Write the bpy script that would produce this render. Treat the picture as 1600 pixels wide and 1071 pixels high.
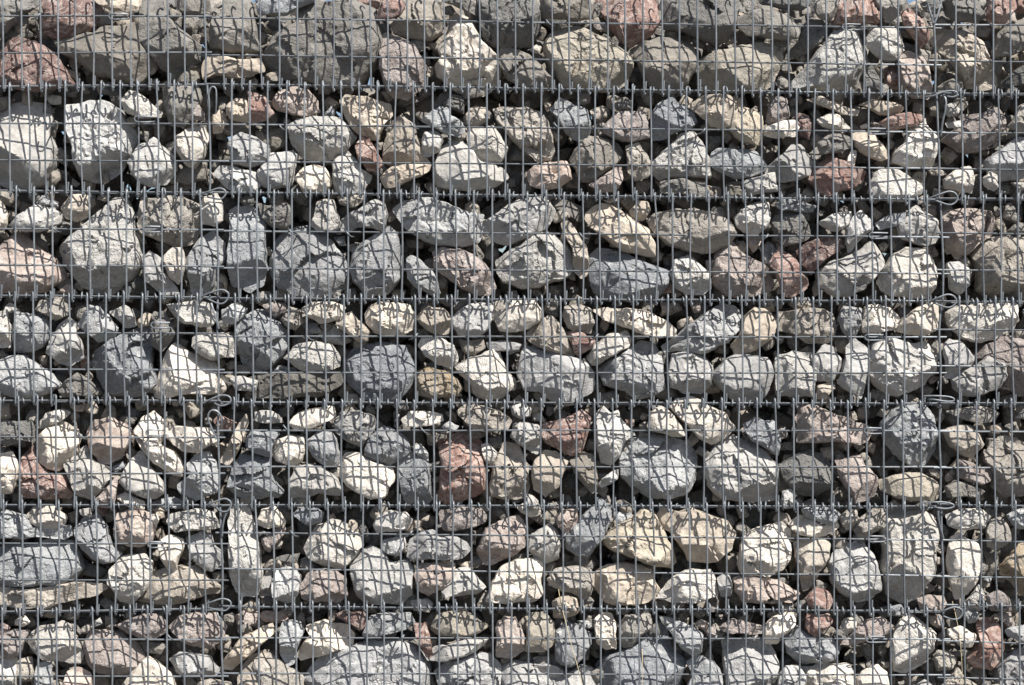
import bpy, math, random
import numpy as np
from mathutils import Vector

for o in list(bpy.data.objects):
    bpy.data.objects.remove(o)
scene = bpy.context.scene
COL = scene.collection

# ------------------------------------------------------------------ layout
PX = 0.00175            # metres of wall for one photograph pixel on the mesh plane (y = 0)
CX, CY = 800.0, 535.5
DIST = 5.0              # camera to mesh plane
EYE = 1.06              # camera height above the ground

def at(px, py, depth=0.0):
    """photograph pixel -> point at the given depth behind the mesh plane"""
    f = (DIST + depth) / DIST
    return Vector(((px - CX) * PX * f, depth, EYE + (CY - py) * PX * f))

# ------------------------------------------------------------------ camera
cam_d = bpy.data.cameras.new('camera')
cam = bpy.data.objects.new('camera', cam_d)
COL.objects.link(cam)
cam.location = (0, -DIST, EYE)
cam.rotation_euler = (math.radians(90), 0, 0)
cam_d.sensor_width = 36
cam_d.lens = 36 * DIST / (1600 * PX)
cam_d.clip_end = 3000
scene.camera = cam

# ------------------------------------------------------------------ sky and sun
SUN_DIR = Vector((0.74, -1.0, 1.5)).normalized()     # towards the sun
elev = math.asin(SUN_DIR.z)
world = bpy.data.worlds.new('World')
scene.world = world
world.use_nodes = True
nt = world.node_tree
nt.nodes.clear()
sky = nt.nodes.new('ShaderNodeTexSky')
sky.sky_type = 'NISHITA'
sky.sun_disc = False
sky.altitude = 300
sky.air_density = 0.8
sky.dust_density = 1.6
sky.sun_elevation = elev
sky.sun_rotation = math.atan2(SUN_DIR.x, SUN_DIR.y)
bg = nt.nodes.new('ShaderNodeBackground')
bg.inputs['Strength'].default_value = 0.066
wo = nt.nodes.new('ShaderNodeOutputWorld')
nt.links.new(sky.outputs[0], bg.inputs[0])
nt.links.new(bg.outputs[0], wo.inputs[0])

sun_d = bpy.data.lights.new('sun', 'SUN')
sun_d.energy = 5.0
sun_d.angle = math.radians(0.53)
sun_d.color = (1.0, 0.96, 0.90)
sun = bpy.data.objects.new('sun', sun_d)
COL.objects.link(sun)
sun.location = (3, -4, 6)
sun.rotation_euler = SUN_DIR.to_track_quat('Z', 'Y').to_euler()

scene.view_settings.view_transform = 'Standard'
scene.view_settings.look = 'None'
scene.view_settings.gamma = 1.0
scene.view_settings.exposure = 0.9
scene.view_settings.use_curve_mapping = False

# ------------------------------------------------------------------ materials
def N(nt, kind, **kw):
    n = nt.nodes.new(kind)
    for k, v in kw.items():
        setattr(n, k, v)
    return n

def noise(nt, vec, scale, detail=6, rough=0.6, dist=0.0):
    n = N(nt, 'ShaderNodeTexNoise')
    n.inputs['Scale'].default_value = scale
    n.inputs['Detail'].default_value = detail
    n.inputs['Roughness'].default_value = rough
    n.inputs['Distortion'].default_value = dist
    nt.links.new(vec, n.inputs['Vector'])
    return n.outputs['Fac']

def ramp(nt, fac, stops):
    r = N(nt, 'ShaderNodeValToRGB')
    e = r.color_ramp.elements
    while len(e) < len(stops):
        e.new(0.5)
    for el, (p, c) in zip(e, stops):
        el.position = p
        el.color = (*c, 1) if len(c) == 3 else c
    nt.links.new(fac, r.inputs[0])
    return r.outputs[0]

def mix(nt, fac, a, b, mode='MIX'):
    m = N(nt, 'ShaderNodeMix', data_type='RGBA', blend_type=mode)
    for sock, v in ((m.inputs[0], fac), (m.inputs[6], a), (m.inputs[7], b)):
        if isinstance(v, (int, float)):
            sock.default_value = v
        elif isinstance(v, tuple):
            sock.default_value = (*v, 1)
        else:
            nt.links.new(v, sock)
    return m.outputs[2]

def math_n(nt, op, a, b=None, c=None):
    m = N(nt, 'ShaderNodeMath', operation=op)
    for i, v in enumerate((a, b, c)):
        if v is None:
            continue
        if isinstance(v, (int, float)):
            m.inputs[i].default_value = v
        else:
            nt.links.new(v, m.inputs[i])
    return m.outputs[0]

BW = [(0.0, (0, 0, 0)), (1.0, (1, 1, 1))]

def stone_material(name, base, alt, stain, vein=0.0, stain_amt=0.35, island=False, streak=0.0, rough_scale=1.0):
    m = bpy.data.materials.new(name)
    m.use_nodes = True
    nt = m.node_tree
    nt.nodes.clear()
    out = N(nt, 'ShaderNodeOutputMaterial')
    bs = N(nt, 'ShaderNodeBsdfPrincipled')
    bs.inputs['Roughness'].default_value = 0.88
    bs.inputs['Specular IOR Level'].default_value = 0.25
    nt.links.new(bs.outputs[0], out.inputs[0])
    tc = N(nt, 'ShaderNodeTexCoord')
    if island:
        rnd = N(nt, 'ShaderNodeNewGeometry').outputs['Random Per Island']
    else:
        rnd = N(nt, 'ShaderNodeObjectInfo').outputs['Random']
    off = N(nt, 'ShaderNodeCombineXYZ')
    nt.links.new(math_n(nt, 'MULTIPLY', rnd, 37.0), off.inputs[0])
    nt.links.new(math_n(nt, 'MULTIPLY', rnd, 71.0), off.inputs[1])
    nt.links.new(math_n(nt, 'MULTIPLY', rnd, 53.0), off.inputs[2])
    va = N(nt, 'ShaderNodeVectorMath', operation='ADD')
    nt.links.new(tc.outputs['Object'], va.inputs[0])
    nt.links.new(off.outputs[0], va.inputs[1])
    v = va.outputs[0]
    # tone patches of the rock itself
    big = ramp(nt, noise(nt, v, 14, 5, 0.62, 0.6), [(0.38, (0, 0, 0)), (0.62, (1, 1, 1))])
    col = mix(nt, big, base, alt)
    # each stone a little lighter or darker, warmer or cooler than its kind
    r2 = math_n(nt, 'FRACT', math_n(nt, 'MULTIPLY', rnd, 17.31))
    r3 = math_n(nt, 'FRACT', math_n(nt, 'MULTIPLY', rnd, 91.7))
    tint = mix(nt, r3, (1.05, 1.0, 0.94), (0.96, 1.0, 1.05))
    col = mix(nt, 1.0, col, tint, 'MULTIPLY')
    val = math_n(nt, 'MULTIPLY_ADD', r2, 0.30, 0.83)
    vv = N(nt, 'ShaderNodeCombineXYZ')
    for i in range(3):
        nt.links.new(val, vv.inputs[i])
    col = mix(nt, 1.0, col, vv.outputs[0], 'MULTIPLY')
    # iron / lichen stains with a shape of their own
    st = ramp(nt, noise(nt, v, 22, 8, 0.68, 1.2), [(0.55, (0, 0, 0)), (0.72, (1, 1, 1))])
    stf = math_n(nt, 'MULTIPLY', st, stain_amt)
    col = mix(nt, stf, col, stain)
    # mineral grains
    gr = ramp(nt, noise(nt, v, 210, 3, 0.7), [(0.3, (0.72, 0.72, 0.72)), (0.5, (1, 1, 1)), (0.72, (1.2, 1.2, 1.2))])
    r4 = math_n(nt, 'FRACT', math_n(nt, 'MULTIPLY', rnd, 47.13))
    col = mix(nt, math_n(nt, 'MULTIPLY_ADD', r4, 0.7, 0.15), col, gr, 'MULTIPLY')
    md = ramp(nt, noise(nt, v, 62, 5, 0.7, 0.4), [(0.3, (0.74, 0.74, 0.74)), (0.55, (1, 1, 1)), (0.8, (1.1, 1.1, 1.1))])
    col = mix(nt, 0.8, col, md, 'MULTIPLY')
    if streak > 0:
        ws = noise(nt, v, 9, 4, 0.55, 3.5)
        sf = ramp(nt, ws, [(0.44, (0, 0, 0)), (0.5, (1, 1, 1)), (0.58, (0, 0, 0))])
        col = mix(nt, math_n(nt, 'MULTIPLY', sf, streak), col, (0.62, 0.56, 0.51))
    if vein > 0:
        # thin calcite veins
        dn = N(nt, 'ShaderNodeTexNoise')
        dn.inputs['Scale'].default_value = 17
        dn.inputs['Detail'].default_value = 4
        nt.links.new(v, dn.inputs['Vector'])
        ma = N(nt, 'ShaderNodeVectorMath', operation='MULTIPLY_ADD')
        nt.links.new(dn.outputs['Color'], ma.inputs[0])
        ma.inputs[1].default_value = (0.05, 0.05, 0.05)
        nt.links.new(v, ma.inputs[2])
        vo = N(nt, 'ShaderNodeTexVoronoi', feature='DISTANCE_TO_EDGE')
        vo.inputs['Scale'].default_value = 16
        nt.links.new(ma.outputs[0], vo.inputs['Vector'])
        ve = ramp(nt, vo.outputs['Distance'], [(0.0, (1, 1, 1)), (0.03, (0, 0, 0))])
        mask = ramp(nt, noise(nt, v, 11, 3), [(0.5, (0, 0, 0)), (0.62, (1, 1, 1))])
        vf = math_n(nt, 'MULTIPLY', math_n(nt, 'MULTIPLY', ve, mask), vein)
        col = mix(nt, vf, col, (0.66, 0.65, 0.62))
    nt.links.new(col, bs.inputs['Base Color'])
    # bedding: layers tilted another way in every stone, strong in some
    ro = N(nt, 'ShaderNodeVectorRotate', rotation_type='EULER_XYZ')
    nt.links.new(v, ro.inputs['Vector'])
    er = N(nt, 'ShaderNodeCombineXYZ')
    nt.links.new(math_n(nt, 'MULTIPLY', r4, 6.0), er.inputs[0])
    nt.links.new(math_n(nt, 'MULTIPLY', r3, 5.0), er.inputs[1])
    nt.links.new(er.outputs[0], ro.inputs['Rotation'])
    sc = N(nt, 'ShaderNodeVectorMath', operation='MULTIPLY')
    sc.inputs[1].default_value = (14, 14, 95)
    nt.links.new(ro.outputs[0], sc.inputs[0])
    bed = noise(nt, sc.outputs[0], 1.0, 5, 0.65, 0.3)
    bedw = ramp(nt, r2, [(0.35, (0.0, 0.0, 0.0)), (0.75, (1, 1, 1))])
    # fissures
    dn2 = N(nt, 'ShaderNodeTexNoise')
    dn2.inputs['Scale'].default_value = 30
    dn2.inputs['Detail'].default_value = 5
    nt.links.new(v, dn2.inputs['Vector'])
    ma2 = N(nt, 'ShaderNodeVectorMath', operation='MULTIPLY_ADD')
    nt.links.new(dn2.outputs['Color'], ma2.inputs[0])
    ma2.inputs[1].default_value = (0.035, 0.035, 0.035)
    nt.links.new(v, ma2.inputs[2])
    vf2 = N(nt, 'ShaderNodeTexVoronoi', feature='DISTANCE_TO_EDGE')
    vf2.inputs['Scale'].default_value = 21
    nt.links.new(ma2.outputs[0], vf2.inputs['Vector'])
    fis = ramp(nt, vf2.outputs['Distance'], [(0.0, (0, 0, 0)), (0.055, (1, 1, 1))])
    # broken, pitted surface
    n1 = noise(nt, v, 48, 9, 0.72, 0.5)
    n2 = noise(nt, v, 190, 4, 0.7)
    vo2 = N(nt, 'ShaderNodeTexVoronoi')
    vo2.inputs['Scale'].default_value = 75
    nt.links.new(v, vo2.inputs['Vector'])
    h = math_n(nt, 'MULTIPLY_ADD', n2, 0.28, n1)
    h = math_n(nt, 'MULTIPLY_ADD', vo2.outputs['Distance'], 0.18, h)
    h = math_n(nt, 'ADD', h, math_n(nt, 'MULTIPLY', math_n(nt, 'MULTIPLY', bed, bedw), 0.55))
    h = math_n(nt, 'MULTIPLY_ADD', fis, 0.16, h)
    bu = N(nt, 'ShaderNodeBump')
    nt.links.new(math_n(nt, 'MULTIPLY_ADD', r3, 0.75, 0.25), bu.inputs['Strength'])
    bu.inputs['Distance'].default_value = 0.018 * rough_scale
    nt.links.new(h, bu.inputs['Height'])
    nt.links.new(bu.outputs[0], bs.inputs['Normal'])
    return m

STONE = {
    'W': stone_material('cream_limestone', (0.619, 0.581, 0.526), (0.514, 0.482, 0.434), (0.395, 0.331, 0.254), stain_amt=0.30),
    'B': stone_material('beige_limestone', (0.449, 0.408, 0.355), (0.337, 0.304, 0.263), (0.247, 0.202, 0.160), stain_amt=0.4),
    'L': stone_material('pale_grey_limestone', (0.438, 0.435, 0.424), (0.331, 0.335, 0.335), (0.291, 0.266, 0.226), vein=0.5, stain_amt=0.25),
    'G': stone_material('grey_limestone', (0.335, 0.338, 0.341), (0.262, 0.267, 0.271), (0.370, 0.348, 0.304), vein=0.75, stain_amt=0.3),
    'T': stone_material('olive_grey_sandstone', (0.226, 0.213, 0.195), (0.176, 0.168, 0.154), (0.138, 0.117, 0.095), stain_amt=0.4),
    'S': stone_material('warm_grey_stone', (0.294, 0.280, 0.256), (0.233, 0.223, 0.207), (0.193, 0.157, 0.114), stain_amt=0.35),
    'D': stone_material('dark_grey_stone', (0.167, 0.162, 0.146), (0.125, 0.119, 0.110), (0.113, 0.094, 0.076), stain_amt=0.4),
    'P': stone_material('pinkish_limestone', (0.396, 0.345, 0.313), (0.289, 0.239, 0.216), (0.434, 0.409, 0.375), stain_amt=0.6, streak=0.25),
    'R': stone_material('reddish_brown_stone', (0.258, 0.173, 0.150), (0.194, 0.124, 0.109), (0.368, 0.316, 0.279), stain_amt=0.42, streak=0.38, vein=0.3),
    'O': stone_material('ochre_stone', (0.461, 0.344, 0.210), (0.512, 0.429, 0.329), (0.327, 0.193, 0.085), stain_amt=0.7),
    'Y': stone_material('yellowish_limestone', (0.417, 0.376, 0.311), (0.340, 0.314, 0.267), (0.274, 0.215, 0.151), stain_amt=0.5),
}
RUBBLE = stone_material('rubble_stone', (0.30, 0.275, 0.24), (0.22, 0.21, 0.195), (0.25, 0.18, 0.13), stain_amt=0.5, island=True)

def wire_material():
    m = bpy.data.materials.new('galvanised_wire')
    m.use_nodes = True
    nt = m.node_tree
    bs = nt.nodes['Principled BSDF']
    tc = N(nt, 'ShaderNodeTexCoord')
    v = tc.outputs['Object']
    n = noise(nt, v, 60, 6, 0.65)
    col = ramp(nt, n, [(0.3, (0.11, 0.123, 0.137)), (0.55, (0.158, 0.173, 0.188)), (0.75, (0.22, 0.234, 0.246))])
    nt.links.new(col, bs.inputs['Base Color'])
    bs.inputs['Metallic'].default_value = 0.35
    rr = ramp(nt, noise(nt, v, 200, 3), [(0.3, (0.42,) * 3), (0.7, (0.62,) * 3)])
    nt.links.new(rr, bs.inputs['Roughness'])
    bu = N(nt, 'ShaderNodeBump')
    bu.inputs['Strength'].default_value = 0.25
    bu.inputs['Distance'].default_value = 0.001
    nt.links.new(noise(nt, v, 400, 3), bu.inputs['Height'])
    nt.links.new(bu.outputs[0], bs.inputs['Normal'])
    return m
WIRE = wire_material()

def plain_material(name, c0, c1, scale, rough=0.9, bump=0.0):
    m = bpy.data.materials.new(name)
    m.use_nodes = True
    nt = m.node_tree
    bs = nt.nodes['Principled BSDF']
    tc = N(nt, 'ShaderNodeTexCoord')
    n = noise(nt, tc.outputs['Object'], scale, 8, 0.7)
    nt.links.new(ramp(nt, n, [(0.3, c0), (0.7, c1)]), bs.inputs['Base Color'])
    bs.inputs['Roughness'].default_value = rough
    if bump:
        bu = N(nt, 'ShaderNodeBump')
        bu.inputs['Distance'].default_value = bump
        nt.links.new(n, bu.inputs['Height'])
        nt.links.new(bu.outputs[0], bs.inputs['Normal'])
    return m
GROUND_M = plain_material('asphalt', (0.09, 0.088, 0.084), (0.14, 0.136, 0.13), 60, 0.95, 0.006)
STRAW_M = plain_material('dry_straw', (0.42, 0.34, 0.20), (0.58, 0.49, 0.32), 40)

# ------------------------------------------------------------------ mesh helpers
def link(name, me, mat, parent=None, loc=(0, 0, 0)):
    o = bpy.data.objects.new(name, me)
    if mat is not None and me is not None and not me.materials:
        me.materials.append(mat)
    COL.objects.link(o)
    o.location = loc
    if parent is not None:
        o.parent = parent
    return o

def mesh_np(name, V, F, smooth=True, sharp=None):
    me = bpy.data.meshes.new(name)
    me.from_pydata(V.tolist() if hasattr(V, 'tolist') else V, [], F.tolist() if hasattr(F, 'tolist') else F)
    if smooth:
        me.polygons.foreach_set('use_smooth', np.ones(len(me.polygons), dtype=bool))
        if sharp:
            me.set_sharp_from_angle(angle=sharp)
    me.update()
    return me

def tube(paths, r, sides=6):
    """one or more polylines -> verts, faces of round wires with capped ends"""
    V, F = [], []
    for P in paths:
        P = [Vector(p) for p in P]
        n = len(P)
        base = len(V)
        up = None
        for i in range(n):
            t = (P[min(i + 1, n - 1)] - P[max(i - 1, 0)]).normalized()
            if up is None:
                up = t.orthogonal().normalized()
            up = (up - t * up.dot(t))
            up = up.normalized() if up.length > 1e-6 else t.orthogonal().normalized()
            b = t.cross(up)
            for k in range(sides):
                a = 2 * math.pi * k / sides
                V.append(P[i] + (up * math.cos(a) + b * math.sin(a)) * r)
        for i in range(n - 1):
            for k in range(sides):
                k2 = (k + 1) % sides
                F.append((base + i * sides + k, base + i * sides + k2, base + (i + 1) * sides + k2, base + (i + 1) * sides + k))
        F.append(tuple(base + k for k in reversed(range(sides))))
        F.append(tuple(base + (n - 1) * sides + k for k in range(sides)))
    return [tuple(v) for v in V], F

def wire(name, parent, path, r, origin, sides=6):
    org = Vector(origin)
    paths = path if isinstance(path[0], (list,)) else [path]
    V, F = tube([[Vector(p) - org for p in q] for q in paths], r, sides)
    me = mesh_np(name, V, F, True, math.radians(60))
    base = parent.location + (parent.parent.location if parent.parent else Vector((0, 0, 0)))
    return link(name, me, WIRE, parent, org - base)

def smooth_path(pts, sub=4):
    """Catmull-Rom through the points"""
    P = [Vector(p) for p in pts]
    out = []
    for i in range(len(P) - 1):
        p0, p1, p2, p3 = P[max(i - 1, 0)], P[i], P[i + 1], P[min(i + 2, len(P) - 1)]
        for k in range(sub):
            t = k / sub
            out.append(0.5 * ((2 * p1) + (p2 - p0) * t + (2 * p0 - 5 * p1 + 4 * p2 - p3) * t * t + (3 * p1 - p0 - 3 * p2 + p3) * t ** 3))
    out.append(P[-1])
    return out

# value noise, vectorised
def _h(ix, iy, iz, s):
    n = (ix * 374761393 + iy * 668265263 + iz * 2147483647 * 3 + s * 1274126177) & 0xFFFFFFFF
    n = ((n ^ (n >> 13)) * 1274126177) & 0xFFFFFFFF
    n = ((n ^ (n >> 15)) * 2246822519) & 0xFFFFFFFF
    return ((n ^ (n >> 16)) & 0xFFFF) / 32767.5 - 1.0

def vnoise(P, s):
    I = np.floor(P).astype(np.int64)
    f = P - I
    f = f * f * (3 - 2 * f)
    x, y, z = I[:, 0] + 1000, I[:, 1] + 1000, I[:, 2] + 1000
    r = 0
    for dx in (0, 1):
        wx = f[:, 0] if dx else 1 - f[:, 0]
        for dy in (0, 1):
            wy = f[:, 1] if dy else 1 - f[:, 1]
            for dz in (0, 1):
                wz = f[:, 2] if dz else 1 - f[:, 2]
                r = r + wx * wy * wz * _h(x + dx, y + dy, z + dz, s)
    return r

def fbm(P, s, octv=3, gain=0.5):
    a, r = 1.0, 0
    for k in range(octv):
        r = r + a * vnoise(P * (2.03 ** k), s + k * 17)
        a *= gain
    return r
# ------------------------------------------------------------------ stones
# One line for each stone: kind (a digit = how deep it lies behind the front row) and its outline, in quarter
# photograph pixels measured from the corner given.
STONES = []          # (tier, kind, layer, [(px, py), ...])

def T(tier, ox, oy, text):
    for ln in text.strip().splitlines():
        w = ln.split()
        lay = int(w[0][1]) if len(w[0]) > 1 else 0
        c = [float(a) for a in w[1:]]
        STONES.append((tier, w[0][0], lay, [(ox + c[i] / 4, oy + c[i + 1] / 4) for i in range(0, len(c), 2)]))

T(0, 0, 0, """
S -40 -60 240 -60 250 20 130 85 110 130 30 205 -40 220
R 250 -60 600 -60 635 90 560 190 450 230 320 235 260 195 280 100 255 20
R 15 300 60 235 110 230 230 265 330 340 400 430 455 530 -10 540 0 400
T 330 250 480 215 590 205 640 165 840 140 870 250 930 350 960 420 850 510 740 500 600 465 510 400 380 330
T 880 -20 1020 -20 1050 100 1170 210 1290 330 1170 430 1080 455 1000 420 900 300 840 180
B 590 -40 860 -40 880 60 800 85 700 70 620 30
T 1070 -40 1300 -40 1315 85 1200 100 1110 60
T 1320 130 1380 100 1400 -40 1540 -40 1600 170 1630 320 1440 325 1310 285
B 1270 420 1300 360 1380 350 1500 380 1620 370 1660 450 1560 480 1460 495 1340 470 1280 500
D1 1080 470 1200 440 1260 480 1250 560 1090 560
D1 30 200 180 190 230 230 180 260 30 260
""")
T(0, 400, 0, """
L 0 -50 370 -50 370 10 250 60 190 100 20 95
T 250 60 340 20 560 -20 740 60 750 130 790 240 770 330 740 400 690 470 610 530 400 520 270 490 150 470 60 390 50 310 120 190 240 140
R1 500 -50 780 -50 770 60 720 110 560 60
R 790 -30 900 -30 935 60 900 110 830 125 750 120 780 60
S 940 20 1080 -10 1140 30 1165 130 1160 200 1090 250 960 240 870 210 840 150 900 110
T 1100 -50 1300 -50 1380 50 1370 100 1280 60 1180 20
W 1210 100 1250 70 1330 110 1380 200 1420 270 1500 340 1525 420 1500 530 1400 590 1250 560 1130 470 1120 400 1160 360 1140 290 1190 200
P 770 270 810 210 900 240 990 290 1020 350 1070 430 1040 530 950 620 860 610 800 520 770 420
T 1390 -40 1740 -40 1780 80 1760 200 1720 280 1600 290 1500 285 1420 240 1400 130
T 1530 310 1560 290 1700 340 1790 420 1860 500 1880 560 1700 560 1580 500 1530 420
""")
T(0, 800, 0, """
T 180 -40 470 -40 490 20 535 90 480 120 380 130 200 110
R 510 -30 890 -30 930 100 890 190 800 260 740 290 680 260 620 180 580 100
Y 210 280 240 210 310 180 430 165 540 220 640 270 730 330 755 400 720 500 650 545 500 560 370 560 290 500 240 400 215 340
P1 500 160 600 170 605 210 530 200
T 750 310 820 260 930 230 1040 230 1130 270 1160 360 1150 430 1100 520 980 590 900 560 830 470 790 390
T 950 -40 1390 -40 1425 50 1400 150 1350 250 1290 275 1180 240 1080 195 960 180 930 100
S 1410 120 1480 80 1560 65 1720 110 1800 190 1780 240 1600 240 1480 225 1420 180
Y 1170 380 1290 320 1400 290 1550 260 1660 290 1690 350 1660 450 1620 530 1540 570 1400 580 1230 570 1180 500
W1 110 330 150 290 190 310 170 350
T 1490 -40 1900 -40 1880 20 1800 70 1680 60 1560 30
""")
T(0, 1200, 0, """
B 280 50 300 -10 420 0 440 60 400 120 340 130 300 100
R 430 60 460 -40 650 -40 700 80 690 150 600 150 420 150
S 650 -40 860 -40 850 20 800 110 760 150 700 100
T1 110 370 130 320 190 260 210 170 260 120 340 130 400 200 330 270 240 340
W 170 500 260 400 350 280 430 190 560 190 600 260 640 360 620 400 590 480 530 550 440 570 300 550 160 540
W 610 240 660 170 800 170 840 260 840 310 800 380 720 380 660 340 620 300
R 830 80 880 55 940 110 1000 210 1000 260 950 300 900 240 840 150
P 820 350 880 320 960 350 1000 430 1020 560 1000 620 900 610 830 560 820 450
R1 720 430 820 410 830 560 720 560
T 600 440 640 420 690 500 690 620 610 620 590 520
B 1020 250 1090 170 1250 200 1340 260 1370 350 1440 470 1430 530 1350 550 1250 540 1190 440 1100 340
S 940 30 1000 0 1080 10 1110 60 1040 100 970 80
T 1080 20 1150 -20 1290 -20 1360 110 1300 145 1180 140 1110 100
R 1360 -40 1530 -40 1540 60 1480 150 1380 140 1350 100 1370 40
R1 1540 -30 1660 -30 1660 80 1530 90
T 1400 330 1430 210 1520 160 1640 90 1680 280 1500 350 1420 360
T 1050 550 1160 490 1200 520 1210 580 1060 590
D 1450 520 1530 450 1640 400 1700 550 1460 550
""")
T(1, 0, 130, """
L -40 150 40 130 200 115 290 125 300 330 335 400 330 500 280 600 180 650 60 650 -40 620
L 400 140 560 105 660 115 740 170 800 260 830 340 800 440 740 530 650 590 570 610 490 580 450 440 410 280
W 760 110 810 50 880 70 960 140 1015 185 1000 215 880 220 800 190
T 1020 30 1240 20 1260 100 1220 190 1150 280 1060 260 1040 180
L 800 500 870 390 960 340 1020 400 1080 460 1100 540 1040 630 960 650 870 620 830 570
W 1095 340 1170 290 1270 270 1310 350 1280 460 1220 530 1160 510 1110 430
P 1190 240 1250 140 1280 180 1290 240
B 1330 220 1380 170 1420 200 1430 250 1400 310 1340 320
B 1420 150 1480 100 1550 110 1570 190 1550 250 1480 240 1430 220
L 1420 380 1500 310 1600 340 1680 390 1680 500 1560 530 1460 510 1440 450
L 1340 570 1380 520 1480 530 1600 560 1640 620 1600 680 1480 690 1400 640
T1 1090 560 1200 520 1300 500 1290 610 1180 640 1100 620
T1 310 570 380 540 400 600 340 660 290 640
L1 300 90 400 90 400 140 330 140
B1 1330 260 1500 240 1560 300 1440 340
D1 700 30 800 40 780 130 740 160 700 100
""")
T(1, 400, 130, """
R -45 60 0 70 60 90 120 190 60 240 -30 250 -40 150
P 95 130 150 50 240 25 330 50 380 110 400 180 330 210 230 200 130 170
B 525 110 560 70 700 90 830 130 850 200 800 250 760 360 700 350 610 300 550 200
W 195 280 300 210 400 215 520 220 580 280 620 340 560 420 480 470 380 490 300 470 220 380
L1 430 200 480 150 500 190 490 230
R 620 400 660 330 710 350 750 420 800 500 760 560 700 550 640 480
D1 20 300 190 290 200 400 120 430 30 420
L 10 560 90 440 230 425 265 450 240 540 230 640 100 660 20 630
W 245 600 300 530 370 515 430 530 480 620 440 670 400 690 300 690
W 480 500 570 425 640 490 660 540 720 580 690 640 640 700 500 690 480 580
B 790 470 830 280 860 230 910 205 990 260 1030 400 1090 500 940 515 850 520 800 500
B 780 590 850 530 950 510 1090 510 1080 550 960 610 880 650 820 660
L 1040 240 1100 180 1150 150 1200 160 1220 210 1290 250 1300 300 1270 340 1180 320 1090 270
W 1030 450 1040 350 1060 310 1140 310 1170 360 1150 430 1080 465
L 1110 560 1140 450 1190 380 1270 350 1330 390 1400 490 1540 530 1570 590 1470 650 1330 670 1130 640
W 1320 330 1350 280 1480 270 1530 330 1575 400 1530 490 1440 490 1370 470 1330 410
T1 1110 150 1160 70 1300 90 1300 200 1200 160
B1 1300 220 1340 160 1440 160 1450 240 1380 280 1310 270
""")
T(1, 800, 130, """
B -120 160 -20 150 80 150 190 190 230 260 265 420 240 480 160 490 80 430 -20 330 -90 240
D1 -30 400 40 370 150 480 130 500 -20 490
L 240 170 300 90 390 140 470 170 490 260 480 330 410 360 340 320 300 250
B1 480 180 560 150 610 170 600 230 540 260 500 230
P 580 270 640 200 720 175 810 180 840 240 850 290 860 340 760 370 640 350 570 310
T 630 140 700 95 750 120 750 170 650 180
G 865 300 880 180 930 120 1000 90 1080 150 1130 180 1155 240 1110 290 1010 310 960 350 880 355
B 1100 150 1200 80 1330 80 1430 100 1420 180 1380 250 1320 290 1240 270 1170 200
Y 1350 270 1440 150 1500 170 1560 200 1570 330 1550 390 1440 370 1380 320
T 360 480 410 400 470 330 560 345 660 380 690 430 660 500 560 580 500 620 430 610 400 540
P 100 560 140 520 220 500 340 490 360 550 370 600 300 650 220 670 110 640
P 480 640 560 590 640 530 680 530 690 610 640 680 540 680
B 720 480 710 400 790 375 840 450 880 520 850 590 770 610 720 560
W 870 500 960 420 1050 320 1140 310 1190 370 1230 480 1240 590 1100 590 930 600 880 570
L 1230 470 1290 410 1400 420 1520 430 1570 490 1590 540 1480 590 1400 600 1300 560 1240 510
T 930 620 1060 600 1200 620 1200 720 930 690
L 1430 620 1540 590 1640 560 1660 680 1480 710
D 1330 640 1420 620 1440 720 1340 720
D1 1200 330 1300 340 1290 400 1220 440
B1 200 130 250 130 240 180 215 190
B1 240 300 320 345 270 380
""")
T(1, 1200, 140, """
P 0 110 40 55 110 60 130 180 60 220 -20 210
W -20 240 60 210 160 195 190 240 160 300 40 310 -30 290
R 140 190 190 155 250 170 265 260 250 320 190 290 180 230
B 240 70 320 45 440 100 560 130 540 170 450 160 330 110
W 300 190 390 150 440 170 510 250 400 260 310 220
B 560 100 640 70 760 80 845 120 800 160 690 165
R 690 210 780 160 880 150 950 160 960 210 860 240 770 260 710 230
B 520 280 600 260 660 290 710 350 760 430 700 450 600 410 540 350
W1 560 240 600 220 630 250 570 260
W 880 270 900 220 990 180 1010 250 1055 300 1050 400 1030 470 960 490 860 480 780 450 790 400 860 330
G 60 430 140 350 200 345 240 400 275 460 260 540 100 580 0 560 -20 500
T 300 340 380 280 500 300 510 370 420 400 320 410
R 250 550 310 470 390 410 480 450 620 510 590 570 520 620 430 640 370 680 320 640
W 475 470 510 390 545 390 530 480
W 640 590 660 530 720 495 840 520 970 600 960 650 860 700 700 690 630 650
P 1200 230 1230 150 1350 150 1440 110 1480 160 1480 250 1440 320 1330 380 1250 400 1150 350 1090 320
W 1090 110 1150 90 1190 130 1170 170 1110 180
T1 990 100 1050 80 1060 180 1000 170
L 1090 220 1190 200 1200 250 1110 250
B 1490 240 1560 110 1640 70 1680 240 1560 270
G 1360 450 1440 390 1560 300 1660 300 1680 520 1560 560 1450 570 1380 520
W 1330 560 1370 515 1420 540 1425 620 1400 640 1340 610
W 1090 570 1180 500 1260 480 1280 560 1270 650 1200 640 1100 620
B 980 510 1070 510 1100 540 1050 550
T1 1440 590 1500 620 1490 660 1400 660
L 1500 590 1570 580 1640 620 1560 640
D1 0 590 150 600 60 650
""")
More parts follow.
